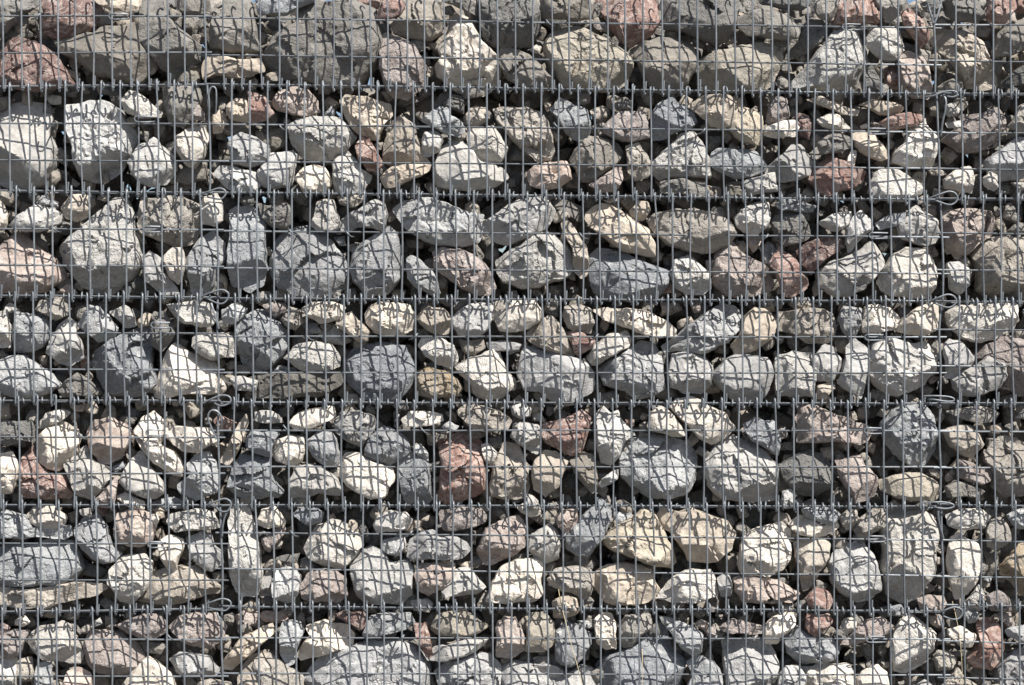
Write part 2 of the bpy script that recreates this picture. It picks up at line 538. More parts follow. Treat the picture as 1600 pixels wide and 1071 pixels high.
T(2, 0, 295, """
W -40 80 20 80 60 160 60 220 20 280 -40 280
L 60 230 130 160 220 100 330 120 400 160 390 210 330 240 250 270 150 270 100 250
L1 240 100 280 45 330 70 380 90 370 130 330 110
B 385 120 440 40 550 40 570 110 550 180 480 205 420 190
W 360 370 430 300 560 190 700 60 770 55 810 110 830 230 860 350 880 420 850 500 810 560 740 610 610 635 500 600 430 520 370 430
P -40 370 90 270 200 340 300 420 370 480 410 540 350 590 270 640 150 660 -40 640
B 855 170 880 50 1000 60 1130 50 1250 110 1250 250 1200 330 1100 370 1020 330 960 310 880 280
W 1260 220 1270 60 1360 30 1400 100 1400 200 1350 240
L 1430 150 1480 110 1560 115 1650 200 1660 370 1670 500 1640 590 1560 640 1440 600 1420 400 1440 290
G 1170 440 1250 310 1330 270 1400 340 1410 440 1360 500 1340 590 1290 660 1200 650 1180 540
W 1030 430 1080 370 1140 370 1165 450 1150 550 1120 600 1060 550 1040 490
G 890 460 940 395 1010 440 1020 520 1100 610 1120 660 1010 660 920 580 910 510
D1 690 620 850 520 910 570 980 650 900 660
P1 370 650 450 590 490 640 500 660
B1 1350 530 1400 530 1430 560 1420 650 1360 640
T 1500 80 1590 20 1600 100 1540 110
""")
T(2, 400, 295, """
T 10 90 70 110 190 90 230 130 230 220 170 250 100 240 40 180
W 340 230 370 170 380 90 430 70 490 80 520 180 525 250 480 270 400 270
B 510 50 680 0 690 60 640 110 590 120 530 100
L 530 200 600 150 690 100 740 70 800 90 820 170 810 230 770 260 640 240 580 280 540 260
L 860 130 930 75 1080 55 1150 80 1250 120 1420 160 1410 240 1380 330 1270 360 1150 350 1050 320 960 270 900 190
G 80 440 130 300 230 240 330 230 400 260 470 330 530 410 580 500 570 600 500 650 380 680 230 680 140 620 80 520
G 600 380 700 320 780 270 830 235 880 290 900 400 910 520 870 600 830 650 690 680 630 600 590 500
L 940 440 980 425 1030 450 1070 490 1120 540 1150 650 1110 670 1000 620 950 560
P 1110 400 1170 370 1270 380 1360 410 1430 470 1470 550 1495 610 1460 660 1370 660 1280 620 1190 550 1120 500
B2 940 320 1050 340 1040 380 960 370
G1 490 310 560 300 570 360 530 360
""")
T(2, 800, 300, """
L -170 180 -90 130 20 60 100 35 210 30 240 80 270 140 210 230 120 290 -20 330 -100 310 -160 260
W -100 430 0 360 100 290 240 250 310 310 370 380 380 450 370 500 300 550 180 590 60 600 -50 560 -90 510
B 310 210 340 175 400 240 430 300 470 350 480 430 470 510 430 540 390 500 380 400 370 340 330 280
T1 250 60 330 50 440 100 430 190 370 170 280 130
B 470 140 530 80 590 80 670 110 730 150 780 190 850 230 890 310 890 400 800 390 680 360 600 300 520 240 470 190
B 730 130 790 60 850 70 860 120 820 180 750 180
B1 560 60 640 40 660 60 600 80
B 850 170 920 130 1000 110 1130 105 1250 130 1350 180 1400 260 1340 340 1250 380 1100 370 980 330 900 260
L 1390 160 1440 110 1540 65 1600 70 1615 150 1600 220 1530 270 1450 250 1400 210
P1 1440 270 1560 280 1540 340 1500 380 1460 330
G 480 520 490 400 540 350 650 370 790 420 900 460 980 490 975 570 910 650 800 670 600 670 510 630
W 990 530 1020 420 1100 400 1170 450 1230 510 1245 600 1190 640 1090 640 1010 590
D1 960 400 1040 360 1130 400 1030 420
P 1260 580 1270 400 1310 330 1390 310 1420 370 1500 420 1600 480 1640 560 1620 620 1500 650 1330 640
L1 1540 350 1600 310 1660 380 1640 470 1560 440
R1 920 640 980 560 1040 630
D1 1310 100 1360 75 1400 110 1390 170 1320 160
""")
T(2, 1200, 300, """
L 30 80 90 50 200 60 290 90 270 130 180 130 80 120
T 20 190 50 150 130 125 210 140 250 220 260 280 200 320 110 340 40 300
L 310 190 400 140 510 125 520 170 470 230 400 250 340 220
G 480 240 520 160 570 120 630 170 650 240 560 310 500 380 480 320
L 660 200 720 160 860 130 870 180 800 220 690 240
L 800 220 870 130 920 85 980 130 1050 180 1060 250 1040 320 980 340 880 310 820 280
R 10 450 70 345 130 390 180 440 200 510 250 560 240 600 180 640 110 660 70 570
R 175 370 240 320 320 290 450 300 470 350 400 390 340 440 270 520 210 450
L 320 500 400 430 520 390 640 310 700 370 730 440 680 530 600 610 500 660 420 650 320 590
W 690 560 730 470 790 390 860 350 970 360 1030 440 1050 520 1040 600 1000 660 880 660 780 650 710 610
P 1090 180 1130 110 1250 105 1390 120 1420 190 1400 280 1310 330 1260 380 1190 415 1120 330
B1 1440 160 1470 90 1500 70 1530 120 1510 190
T1 1480 250 1530 190 1590 200 1600 260
B 1290 400 1330 330 1400 290 1520 280 1660 290 1680 650 1550 670 1400 660 1320 600 1330 480
W 1110 450 1190 440 1260 500 1250 590 1190 640 1130 610
L2 910 320 985 330 980 355 930 350
""")
T(3, 0, 460, """
W -40 130 50 100 75 200 70 330 0 330 -40 300
W1 30 110 80 50 140 100 120 120
L 85 200 100 115 290 120 310 220 290 310 200 360 100 360
B 230 100 260 40 370 30 450 90 430 130 350 165 280 120
L 295 370 330 270 380 180 430 150 480 180 480 250 520 320 520 400 450 440 370 430 330 390
L 490 180 560 70 620 80 680 130 740 210 720 260 650 290 620 300 570 260 500 210
W 690 110 790 70 840 100 860 200 790 210 740 150
B1 860 180 920 110 960 130 940 200 880 210
G 575 370 650 310 760 250 860 210 930 210 930 350 940 480 965 560 900 620 790 640 660 620 600 530 560 440
T 950 200 1000 110 1040 120 1100 240 1060 310 1010 360 960 320
W 1050 70 1110 60 1220 40 1310 60 1360 130 1330 190 1250 205 1150 180 1090 130
L 1390 100 1460 60 1550 90 1520 150 1460 190 1400 180
W 1205 330 1210 260 1300 250 1400 240 1460 280 1460 390 1400 390 1340 415 1260 380
W 960 600 1000 470 1040 370 1090 310 1170 360 1280 400 1340 450 1350 560 1340 620 1200 620 1050 650 960 640
W1 1360 540 1400 500 1430 590 1380 640
L -40 420 60 390 150 380 240 440 330 500 380 570 300 620 180 650 60 640 -40 590
T 370 590 430 530 490 490 560 530 620 600 570 640 400 640
R1 510 360 560 340 570 420 520 460
L 1440 520 1520 510 1620 540 1600 610 1480 600
B2 940 30 990 30 985 90 950 90
""")
T(3, 400, 460, """
L -120 190 -60 130 0 100 50 100 120 170 190 230 200 320 150 390 80 460 30 480 -60 470 -120 340
P 40 70 100 50 190 60 190 110 130 150 80 110
B 160 160 210 80 280 100 300 180 250 225 190 200
W 285 100 340 55 480 50 560 80 540 140 440 180 400 185 330 140
L1 390 250 440 200 510 190 560 250 600 290 540 320 440 310
G1 290 190 390 180 420 240 330 260
B 500 170 560 120 600 110 660 180 710 230 700 290 650 300 590 260 530 220
W 680 130 720 65 860 55 960 65 990 130 980 220 920 260 820 260 740 240 690 180
B 1000 150 1080 80 1170 90 1220 150 1210 240 1130 250 1060 220
L 1230 140 1300 75 1400 55 1480 60 1480 150 1440 230 1380 270 1270 260 1235 200
W 1490 90 1500 50 1590 40 1740 30 1780 100 1780 170 1700 220 1620 235 1530 230 1490 160
W 170 400 250 320 370 295 470 320 525 390 520 450 430 480 340 485 270 470 220 420
D -40 520 150 480 330 500 520 490 530 560 400 640 180 660 0 650
L1 100 480 150 445 250 460 260 490
G 540 410 620 340 720 310 840 305 930 330 960 400 985 480 960 570 900 660 800 690 680 650 590 580 530 490
W 1015 320 1050 260 1150 270 1240 320 1260 420 1220 460 1140 440 1060 390
O 1000 560 1030 480 1080 450 1180 480 1260 530 1290 590 1250 640 1120 650 1020 630
T 1270 280 1420 280 1430 340 1340 400 1290 350
G 1440 300 1560 290 1660 310 1640 350 1500 355 1450 340
W 1240 450 1340 400 1470 350 1520 350 1560 460 1600 530 1620 580 1540 640 1440 660 1360 620 1330 550 1270 490
B1 560 620 640 620 650 680 580 690
""")
T(3, 800, 460, """
B 100 240 180 160 250 140 320 220 390 380 330 400 250 370 150 320 100 280
R 330 240 430 230 520 290 510 330 420 390 390 370
B 315 130 330 80 410 60 490 90 515 180 490 240 420 250 350 210
W 510 100 590 85 720 90 850 110 950 160 1020 220 1020 270 900 270 790 240 680 200 580 160
W 470 400 510 320 600 250 710 230 740 270 730 330 640 380 540 440 500 440
G 50 430 90 330 170 350 300 380 420 400 490 450 520 560 450 640 390 690 260 680 180 610 80 600 40 510
G 540 490 620 410 720 350 800 300 890 310 930 380 945 460 960 590 870 640 780 655 700 600 580 570
L 945 320 1040 260 1100 190 1200 130 1280 75 1390 75 1430 140 1420 220 1350 300 1220 370 1100 360 970 360
B 1370 320 1430 230 1450 140 1520 85 1610 110 1650 200 1630 270 1500 360 1400 375
G 975 480 1000 380 1080 365 1200 390 1250 450 1240 560 1180 620 1080 620 990 580
G 1260 490 1330 420 1400 380 1500 385 1600 400 1640 500 1600 600 1530 680 1440 690 1330 610 1270 550
P1 920 50 985 60 980 110 930 130
P1 1100 50 1180 40 1170 110 1130 120
L1 -10 300 40 310 50 360 -20 380
W1 -20 490 30 540 20 600 -20 600
G2 200 70 290 80 290 150 200 120
""")
T(3, 1200, 460, """
B 65 170 80 110 200 95 350 95 400 130 430 200 400 290 340 305 250 310 170 250 80 230
G 430 160 470 80 580 90 580 180 550 250 510 300 460 230
W 580 170 600 80 680 65 760 90 820 160 780 220 690 240 590 240
W 800 220 840 150 910 100 1000 55 1060 60 1060 190 1040 230 960 260 860 250
W 1115 120 1200 70 1320 60 1440 60 1560 60 1560 150 1520 230 1430 280 1280 295 1200 260 1130 200
W 45 500 50 390 160 360 270 370 300 470 290 640 180 640 60 630
G 270 400 340 310 400 330 450 400 440 480 400 540 300 540 270 470
L 490 330 540 280 620 340 610 430 600 540 580 650 500 600 430 550 460 470
L 615 420 660 310 740 265 840 290 900 310 1000 300 1070 370 1050 480 980 570 850 620 740 630 680 570 640 500
B 300 570 380 545 415 580 350 660 290 650
G 1090 330 1130 280 1200 300 1280 400 1270 440 1200 460 1170 520 1100 520
P 1290 400 1370 320 1450 280 1520 265 1640 300 1660 630 1560 630 1480 560 1480 450 1380 400
G 1150 530 1200 460 1290 450 1390 380 1470 430 1490 510 1430 590 1330 630 1220 635 1160 590
B1 1420 580 1500 560 1490 600
L1 1570 110 1600 80 1640 120 1610 180
""")
T(4, 0, 620, """
T -30 220 20 150 200 150 220 200 220 290 150 270 50 310 -20 270
W 250 160 300 100 400 75 450 100 400 150 320 180 260 200
W 230 260 300 190 390 165 480 210 490 290 430 390 370 460 310 460 250 410 235 330
W -40 370 80 345 110 400 120 490 80 600 -40 600
R 110 600 130 440 140 370 200 310 240 420 320 480 410 500 450 600 420 640 300 645 150 630
P 540 230 590 150 690 130 790 180 820 220 800 300 760 380 680 420 620 410 570 340
W 400 430 480 350 530 310 580 400 670 440 690 500 640 580 560 640 490 620 450 550
W 840 220 890 130 960 95 1020 150 1020 250 1000 300 1090 340 1140 430 1130 500 1060 480 990 430 930 370 870 290
W 1040 190 1130 185 1310 195 1370 270 1300 310 1220 350 1150 340 1090 300 1040 250
L 750 530 830 380 880 345 940 440 1010 520 1030 600 960 635 880 620 800 580
L 1170 420 1230 360 1310 350 1350 420 1370 560 1350 600 1230 640 1130 600 1110 550 1190 490
P 600 640 680 560 740 490 740 560 720 690 640 690
W 735 620 800 590 910 650 910 700 820 690
L1 950 660 1090 620 1150 650 1140 700 960 700
R 1340 150 1380 110 1490 160 1460 200 1380 200
B 1380 400 1430 310 1480 200 1540 110 1560 160 1500 330 1440 420
L 1420 560 1450 450 1500 370 1600 370 1680 380 1690 480 1770 590 1740 630 1600 640 1480 620
L1 690 440 780 400 800 430 740 470
P1 450 50 560 40 540 90 480 90
L2 800 50 900 90 850 155 810 140
R1 780 180 840 190 820 240
""")
T(4, 400, 620, """
G -60 270 -20 210 80 220 150 230 100 330 90 380 0 350 -50 320
L 0 95 100 85 160 120 180 160 100 165 0 150
W 215 160 270 100 350 75 480 55 500 120 440 160 350 200 240 205
G 490 160 540 95 640 90 740 120 750 190 700 260 660 315 560 270 500 220
W 915 140 960 90 1050 90 1160 110 1170 150 1080 180 1000 195 930 180
B 1260 90 1310 50 1420 60 1520 90 1600 150 1570 210 1440 220 1340 190 1270 120
W 95 340 130 270 220 240 300 250 310 330 290 400 210 430 130 400
G 320 270 400 210 480 220 510 290 530 360 520 420 440 435 360 370 320 310
G 680 330 720 240 800 180 870 210 940 260 970 340 900 390 830 430 770 410 690 370
L 980 310 1030 290 1080 350 1080 400 1020 370
R 1140 290 1200 260 1260 230 1350 240 1410 310 1420 400 1430 580 1380 620 1270 660 1190 670 1145 640
W 1410 300 1450 285 1510 350 1470 430 1430 400
W 505 470 560 360 640 350 740 410 850 450 860 530 800 630 720 640 620 590 560 540
L 210 520 250 450 340 420 420 450 500 510 540 580 520 620 400 600 320 630 220 630
L 885 420 960 345 1020 370 1080 430 1090 560 1100 640 1060 670 940 670 910 590 890 490
L 1160 190 1210 150 1270 180 1250 210 1180 200
T1 1120 240 1200 215 1190 265 1140 270
B 1460 560 1480 430 1550 290 1640 300 1700 430 1710 560 1680 630 1560 640 1470 620
T1 1430 270 1540 230 1540 320 1480 340
D2 750 80 860 90 830 190 770 160
L2 860 100 910 60 900 180 870 190
""")
T(4, 800, 620, """
L -10 60 60 40 120 70 110 120 60 140 0 110
L1 120 100 180 95 210 160 130 150
W -10 250 10 170 100 165 170 180 180 270 160 360 100 330 40 290
R 190 240 200 170 330 140 400 110 430 85 490 140 480 200 440 330 370 370 290 330 210 290
L 525 190 530 100 570 60 620 110 660 90 720 190 770 240 700 280 680 370 620 430 560 410 530 320
W 840 180 870 90 930 60 1000 110 1060 190 1080 240 1000 250 860 210
W 990 60 1040 10 1130 0 1230 60 1330 100 1390 190 1340 250 1250 300 1190 270 1120 200 1050 140
L 680 350 740 280 850 245 1000 255 1100 290 1160 360 1150 520 1110 600 1000 640 860 635 760 570 690 500 680 420
L 1215 400 1290 300 1390 255 1500 290 1590 350 1660 430 1680 560 1660 650 1500 660 1310 640 1240 560 1210 480
G 1445 170 1520 135 1640 150 1680 270 1660 370 1600 330 1500 280 1460 220
B 125 510 140 400 200 340 270 340 350 410 330 450 290 560 210 620 140 580
T 360 400 440 345 510 370 520 440 540 560 500 600 440 540 390 480
L 540 540 600 480 660 450 660 510 560 565
D1 300 460 400 480 460 580 320 580
R1 700 140 760 140 760 180 730 180
W 90 600 160 640 180 700 100 700
L2 750 190 800 185 770 220
""")
T(4, 1200, 620, """
P 180 140 200 50 290 50 370 90 480 130 600 170 660 200 620 270 560 300 430 280 190 290 200 190
L 710 190 750 100 860 60 980 50 1040 130 1060 220 1050 330 1000 410 930 440 840 400 770 320 730 260
T 70 430 150 390 260 335 340 360 400 430 430 500 390 570 300 620 180 610 100 520
P 420 400 490 390 570 370 600 430 640 460 680 500 670 600 600 650 540 660 480 560 440 480
L 75 640 80 590 130 570 170 610 150 690 80 690
Y 700 520 800 490 950 480 1050 530 1080 600 1040 650 920 650 800 630 710 590
D1 710 420 780 350 830 410 800 470
B1 990 450 1050 450 1060 510 1000 480
B 1095 210 1170 180 1260 180 1310 230 1350 300 1280 390 1200 360 1130 300
B 1100 90 1190 70 1320 60 1430 100 1400 150 1310 165 1210 140
P 1175 500 1175 385 1260 410 1390 460 1400 510 1320 550 1240 530
T 1100 560 1160 520 1250 550 1350 590 1300 630 1120 630
B 1360 400 1380 330 1460 250 1560 270 1660 330 1680 560 1580 620 1480 620 1400 560 1410 490
L 1530 130 1600 60 1640 60 1640 160
""")
T(5, 0, 780, """
W 175 100 220 40 330 30 420 100 410 150 340 190 250 180 200 140
L -40 110 40 70 170 100 240 190 370 190 430 160 450 220 400 250 250 230 80 240 -40 240
L -60 330 60 290 300 260 440 270 490 370 510 430 460 500 380 540 200 550 -60 540
B -40 550 180 560 400 520 620 530 660 560 600 600 460 630 300 680 180 680 -40 660
G 460 190 520 120 610 100 670 180 700 290 760 340 720 390 650 400 570 370 510 310
L 510 60 580 50 590 100 530 100
P 710 190 740 90 830 60 940 90 970 180 950 260 870 300 800 290 720 260
W 960 110 990 80 1010 120 990 170
W 1050 140 1080 90 1230 60 1330 80 1390 170 1290 190 1180 195 1100 205
G 1160 240 1260 205 1320 220 1340 290 1390 330 1400 400 1320 450 1250 420 1190 350
W 990 270 1060 225 1150 250 1150 320 1110 410 1110 460 1070 470 1030 400 1000 320
W 690 440 760 360 900 350 950 400 940 490 920 560 880 600 820 650 750 640 720 570 670 520
B 860 640 920 580 960 460 1120 420 1230 420 1300 500 1390 560 1350 590 1220 620 1080 660 940 650
W 1420 150 1440 60 1530 30 1570 120 1620 300 1640 460 1600 600 1500 610 1460 560 1430 350
D1 510 380 640 410 690 430 660 490 520 460
R1 610 30 690 10 690 90 660 110 620 70
B1 960 60 1050 40 1040 110 1010 120
""")
T(5, 400, 780, """
W 10 130 40 60 120 40 160 90 190 140 150 170 80 180 20 160
P 40 240 110 200 180 130 190 190 150 260 90 330 60 310
G 235 90 280 50 380 50 430 80 410 140 350 160 280 130
W 325 250 380 170 480 130 570 170 650 230 670 290 620 350 580 400 540 430 440 420 320 360 300 310
L 735 160 770 100 850 70 940 80 975 130 940 190 860 200 760 210
P 1155 140 1150 70 1280 50 1400 60 1440 100 1420 150 1330 180 1240 200 1170 190
P 1380 320 1430 190 1530 140 1640 110 1690 190 1680 300 1600 360 1500 400 1430 410
G 945 360 970 250 1050 200 1130 200 1140 240 1250 230 1320 280 1340 320 1280 370 1130 375 980 385
L 780 280 800 250 930 230 940 290 900 350 810 330
L 590 400 650 340 720 300 790 320 830 400 940 380 980 450 970 600 900 660 760 660 660 640 610 540
P 990 470 1030 400 1140 390 1240 400 1230 480 1180 550 1080 600 1010 560
L 1160 550 1240 440 1330 430 1380 490 1440 550 1380 590 1250 600 1170 610
W 1430 640 1480 520 1520 440 1600 390 1700 370 1790 400 1790 600 1740 640 1560 650
P 270 560 320 470 400 430 500 450 560 490 570 600 520 640 380 640 290 620
L 100 520 130 440 230 430 280 480 260 600 200 650 110 610
G1 20 530 80 450 110 430 110 600 30 600
T1 130 360 200 340 280 330 260 390 190 410 150 400
D1 580 100 680 130 740 260 680 270 600 160
L1 970 630 1070 610 1110 650 1090 700 990 690
B1 1030 130 1090 90 1080 130
B1 980 180 1040 170 1060 200
B1 1260 390 1340 380 1340 420 1280 420
""")
T(5, 800, 780, """
W 30 50 100 0 170 50 180 90 110 110
T1 180 80 270 60 290 110 190 160 150 130
L 100 300 120 220 240 150 290 210 300 300 290 370 210 400 140 360
P 265 110 310 60 400 60 410 130 370 190 330 210 290 170
G 335 230 420 130 520 40 550 0 610 50 620 120 590 200 540 280 480 355 400 350 340 310
L1 630 80 740 60 750 120 690 170 630 150
Y 560 250 620 200 740 130 820 65 880 80 930 160 970 250 1030 400 1000 440 880 420 780 380 680 340 600 300
B 910 110 960 60 1050 90 1120 60 1250 110 1340 140 1400 220 1370 320 1290 390 1200 400 1110 390 1060 300 990 210 930 170
W 1420 400 1450 240 1540 180 1600 170 1680 150 1740 200 1740 360 1690 440 1600 490 1440 470
B 220 500 270 440 400 420 490 440 500 500 490 600 440 630 390 590 310 570 240 540
B 505 480 560 430 700 400 860 440 890 520 920 570 860 640 680 660 580 640 530 570
W 910 620 960 540 1030 470 1110 440 1240 440 1270 510 1280 600 1180 640 1000 640
G 1275 490 1340 450 1370 520 1360 600 1300 600
P 1390 500 1420 480 1600 490 1720 540 1800 590 1750 650 1600 650 1440 640 1400 580
B 250 640 330 600 400 620 420 700 340 740 260 740
P1 1220 650 1260 640 1290 700 1230 700
T1 330 390 490 370 520 400 480 430 350 420
T1 -20 330 80 330 100 360 0 390
""")
T(5, 1200, 780, """
W 125 150 200 100 260 110 330 160 430 140 430 180 350 230 210 225 150 190
L 200 60 310 40 410 60 450 100 390 165 290 130 230 110
B 440 110 490 60 550 70 540 160 490 190 450 150
B 540 190 560 130 640 60 720 60 740 130 690 190 620 240 560 240
W 700 150 750 60 810 30 960 70 1040 120 1070 220 1050 370 1040 480 970 570 960 610 860 650 760 600 715 440 740 330 720 260
B 165 280 220 250 340 250 390 280 380 360 310 460 280 540 220 570 200 460 170 370
L 380 420 430 330 500 285 600 280 660 350 690 430 710 570 640 630 560 650 480 600 400 520
R 225 620 290 545 370 570 400 640 370 690 280 690
L 1110 100 1200 60 1330 60 1390 110 1340 180 1220 190 1120 160
B 1355 190 1380 130 1450 110 1490 160 1510 250 1410 320 1360 290
W 1115 400 1140 250 1190 215 1250 260 1310 280 1320 400 1300 500 1250 580 1170 620 1130 500
L 1480 100 1560 60 1640 60 1640 190 1540 180
O 1450 420 1530 330 1580 270 1650 260 1680 600 1580 600 1500 500 1450 470
W 1210 640 1260 590 1300 530 1340 580 1330 680 1240 700
P 1350 600 1430 560 1500 620 1510 700 1380 690
P 920 620 1000 590 1090 600 1110 650 1060 700 950 700
L 750 670 820 650 850 720 760 720
D1 1330 320 1430 340 1410 470 1340 480
L1 1330 490 1380 480 1360 520
""")
T(6, 0, 930, """
R -30 190 30 165 80 190 60 240 -30 250
W 110 150 170 115 205 160 160 190 110 180
P -20 260 100 210 190 220 150 300 120 380 50 400 -20 360
W 160 280 240 200 390 165 440 190 490 290 515 370 490 430 380 410 280 400 200 340
B 500 220 560 170 600 190 560 230
W 590 160 640 130 655 170 610 190
P 510 330 550 240 650 225 750 240 840 300 890 380 870 450 800 500 700 500 600 490 550 430
P 715 190 790 160 900 120 980 120 1040 170 1040 230 960 280 880 260 800 230
T1 860 290 960 280 1060 300 1020 360 930 350
P 1055 200 1120 130 1220 110 1350 110 1410 190 1400 280 1310 335 1200 310 1120 270
G 1065 400 1130 350 1220 360 1310 380 1370 460 1350 500 1240 500 1110 490
B 1395 410 1450 340 1530 250 1620 210 1700 180 1710 240 1620 320 1530 400 1450 470 1400 460
W 770 560 870 440 930 385 1000 430 1070 490 1100 600 1000 640 800 640
P 400 560 420 480 480 450 570 490 590 600 500 650 410 640
L -20 420 110 380 110 480 100 620 -20 620
B 120 400 210 380 230 470 220 530 150 530 110 480
L 240 420 330 420 340 560 320 640 230 620 230 470
B 1490 500 1560 390 1660 340 1680 600 1600 640 1480 620
P1 1480 120 1540 80 1620 90 1620 180 1490 190
B 1240 540 1330 520 1450 540 1460 600 1350 650 1240 620
""")
T(6, 400, 930, """
P1 20 120 60 90 190 90 210 140 150 170 60 160
L 150 270 170 160 280 170 300 230 270 300 240 420 200 440 150 360
W 310 200 420 160 500 180 570 190 610 250 590 330 490 350 400 380 290 410 260 380 300 290 340 250
R 480 120 560 90 680 100 700 170 650 220 600 170
L 670 240 720 130 820 110 960 110 990 170 940 210 830 240 770 260 680 260
R 990 170 1070 165 1090 250 1110 370 1070 390 1030 300 1000 250
Y 1090 210 1140 120 1240 100 1360 130 1450 190 1400 230 1270 255 1150 250
B1 1180 60 1300 60 1350 110 1220 90
P 1500 380 1500 200 1550 130 1620 140 1680 260 1680 340 1600 390
G 310 520 400 400 560 340 720 285 830 290 960 320 1040 390 1075 470 1070 600 900 690 500 690 320 620
L 1080 400 1110 320 1200 310 1310 270 1450 270 1400 330 1300 380 1180 410
L 1120 480 1200 420 1330 380 1460 370 1520 440 1530 540 1500 640 1300 660 1140 620
B 0 400 80 370 200 450 290 510 290 620 100 650 -40 620 -40 480
L1 50 400 120 380 220 450 210 480 100 460
""")
T(6, 800, 930, """
Y 80 350 90 180 110 110 200 105 260 170 270 280 200 350
L -60 460 20 420 130 430 280 440 330 490 440 440 520 500 540 560 500 640 -60 660
G 270 230 340 170 420 190 500 240 490 300 440 390 360 450 280 410 270 330
W 510 160 560 110 620 115 650 180 650 330 590 335 530 300 520 240
B 665 190 710 125 860 115 880 200 800 260 750 320 700 330 670 280
G 530 450 620 380 760 320 860 250 910 190 970 240 1000 350 1080 410 1070 500 1030 640 700 680 560 640
L 960 200 1040 160 1130 200 1190 240 1180 350 1140 380 1060 330 1010 260
L 1090 420 1180 380 1260 420 1310 500 1330 620 1200 650 1060 620 1130 500
P 1135 180 1170 140 1230 170 1210 220
P 1210 220 1270 170 1270 250 1220 250
P 1290 200 1370 140 1500 170 1600 190 1620 235 1500 240 1350 235
L 1315 290 1400 280 1560 280 1620 320 1670 440 1650 640 1330 660 1330 450
L1 400 150 480 150 500 200 430 190
B1 130 380 220 370 250 420 140 420
L1 910 120 980 130 1030 150 950 190
P1 1260 110 1310 110 1300 140
""")
T(6, 1200, 930, """
W -20 180 40 130 110 110 170 110 160 190 90 250 60 300 -20 300
R 225 190 240 110 370 110 400 150 340 220 300 255 250 230
W 440 200 470 140 540 140 540 210 480 240
P 550 190 620 150 700 135 780 190 740 240 640 260 540 310 450 300 520 240
G 105 280 180 190 260 250 400 280 450 330 420 400 340 430 220 430 130 370
W 775 380 790 230 830 170 890 115 950 160 1050 240 1030 320 990 420 920 470 870 490 790 470
W 210 460 330 430 500 430 540 500 540 630 230 650
L 65 500 110 440 190 440 230 500 220 630 60 630
W 550 540 590 470 680 435 740 480 770 620 660 660 560 630
Y 1025 380 1050 340 1130 350 1170 400 1130 460 1050 470
W 1110 210 1190 185 1290 240 1260 320 1200 320 1120 250
L 1200 110 1260 60 1310 90 1290 160 1240 170
R 1245 400 1310 320 1310 180 1370 145 1440 180 1480 290 1450 380 1390 470 1300 450
P 1390 110 1500 90 1530 180 1480 190
L 1470 210 1560 185 1660 170 1660 290 1560 280 1490 250
G 1430 470 1540 350 1660 330 1660 640 1430 640
L 890 560 970 520 1040 580 1040 640 880 640
B 1080 560 1180 450 1220 510 1300 560 1290 640 1080 640
B 1350 560 1480 540 1480 640 1350 640
P1 990 120 1060 110 1090 170 1050 200 1000 170
L1 1150 80 1200 70 1210 120 1160 130
Y1 690 405 740 405 740 440 700 440
""")

TIERS = 7
XL, XR = -240.0, 1840.0                       # the wall goes on past the picture on both sides
SEAM = [[321, 328, 340, 341, 342, 347, 347], [1461, 1467, 1473, 1469, 1469, 1473, 1475]]
# heights of the junction bars below each tier: (left end, right end) in the left, middle and right column
JUNC = {-1: ((-24, -26), (-25, -15), (-15, -14)),
        0: ((135, 132), (131.5, 147), (146, 147)), 1: ((298, 302), (300.5, 312), (310, 311)),
        2: ((462, 465), (466.5, 470.5), (471, 472)), 3: ((626, 626), (629, 630.5), (630, 630.5)),
        4: ((789.5, 789.5), (789.5, 791.5), (788, 791)), 5: ((956, 951), (947.5, 955), (945.5, 947)),
        6: ((1112, 1111), (1110, 1113), (1108, 1110))}
HORIZ = [(((25.5, 25.5), (83, 82)), ((28, 44), (86, 102)), ((39, 39), (95, 97))),
         (((193, 194), (250.5, 252.5)), ((194.5, 207), (252, 263.5)), ((207.5, 208.5), (264, 266))),
         (((358, 359.5), (414.5, 416.5)), ((361, 371), (419, 428)), ((364.5, 366), (422, 423))),
         (((520.5, 521.5), (577.5, 578)), ((526, 527), (582.5, 583.5)), ((515.5, 516), (572, 573))),
         (((683, 684), (741, 740)), ((673, 673), (729.5, 730)), ((674.5, 675), (731, 731))),
         (((849.5, 850), (907, 907)), ((832.5, 844), (889, 900)), ((844.5, 847), (901, 903))),
         (((999, 1000), (1057, 1057)), ((996.5, 999), (1052.5, 1055)), ((1001, 1006), (1059, 1062)))]
# upright wires: first x and spacing in the left, middle and right column
VERT = [((3.5, 28.65), (350, 28.47), (1494, 28.4)), ((15, 28.6), (362, 28.45), (1502, 28.4)),
        ((25, 28.7), (372, 28.3), (1507, 28.3)), ((23, 28.45), (367, 28.25), (1499, 28.3)),
        ((1, 28.55), (365.5, 28.22), (1497, 28.1)), ((6, 28.65), (371, 28.2), (1501, 28.3)),
        ((2.5, 28.6), (375, 28.25), (1507.5, 28.4))]

def col_range(t, c):
    return ((XL, SEAM[0][t]), (SEAM[0][t], SEAM[1][t]), (SEAM[1][t], XR))[c]

def lin(pair, t, c, x):
    a, b = col_range(t, c)
    a = max(a, 0.0)
    b = min(b, 1600.0)
    f = min(max((x - a) / (b - a), -0.2), 1.2)
    return pair[0] + (pair[1] - pair[0]) * f

def junc(j, c, x):
    return lin(JUNC[j][c], max(j, 0), c, x)

# ------------------------------------------------------------------ ground
gv = [(-400, -400, 0), (400, -400, 0), (400, 900, 0), (-400, 900, 0)]
ground = link('ground', mesh_np('ground', gv, [(0, 1, 2, 3)], False), GROUND_M)
ground['kind'] = 'structure'
ground['label'] = 'dark asphalt ground in front of and behind the gabion wall'

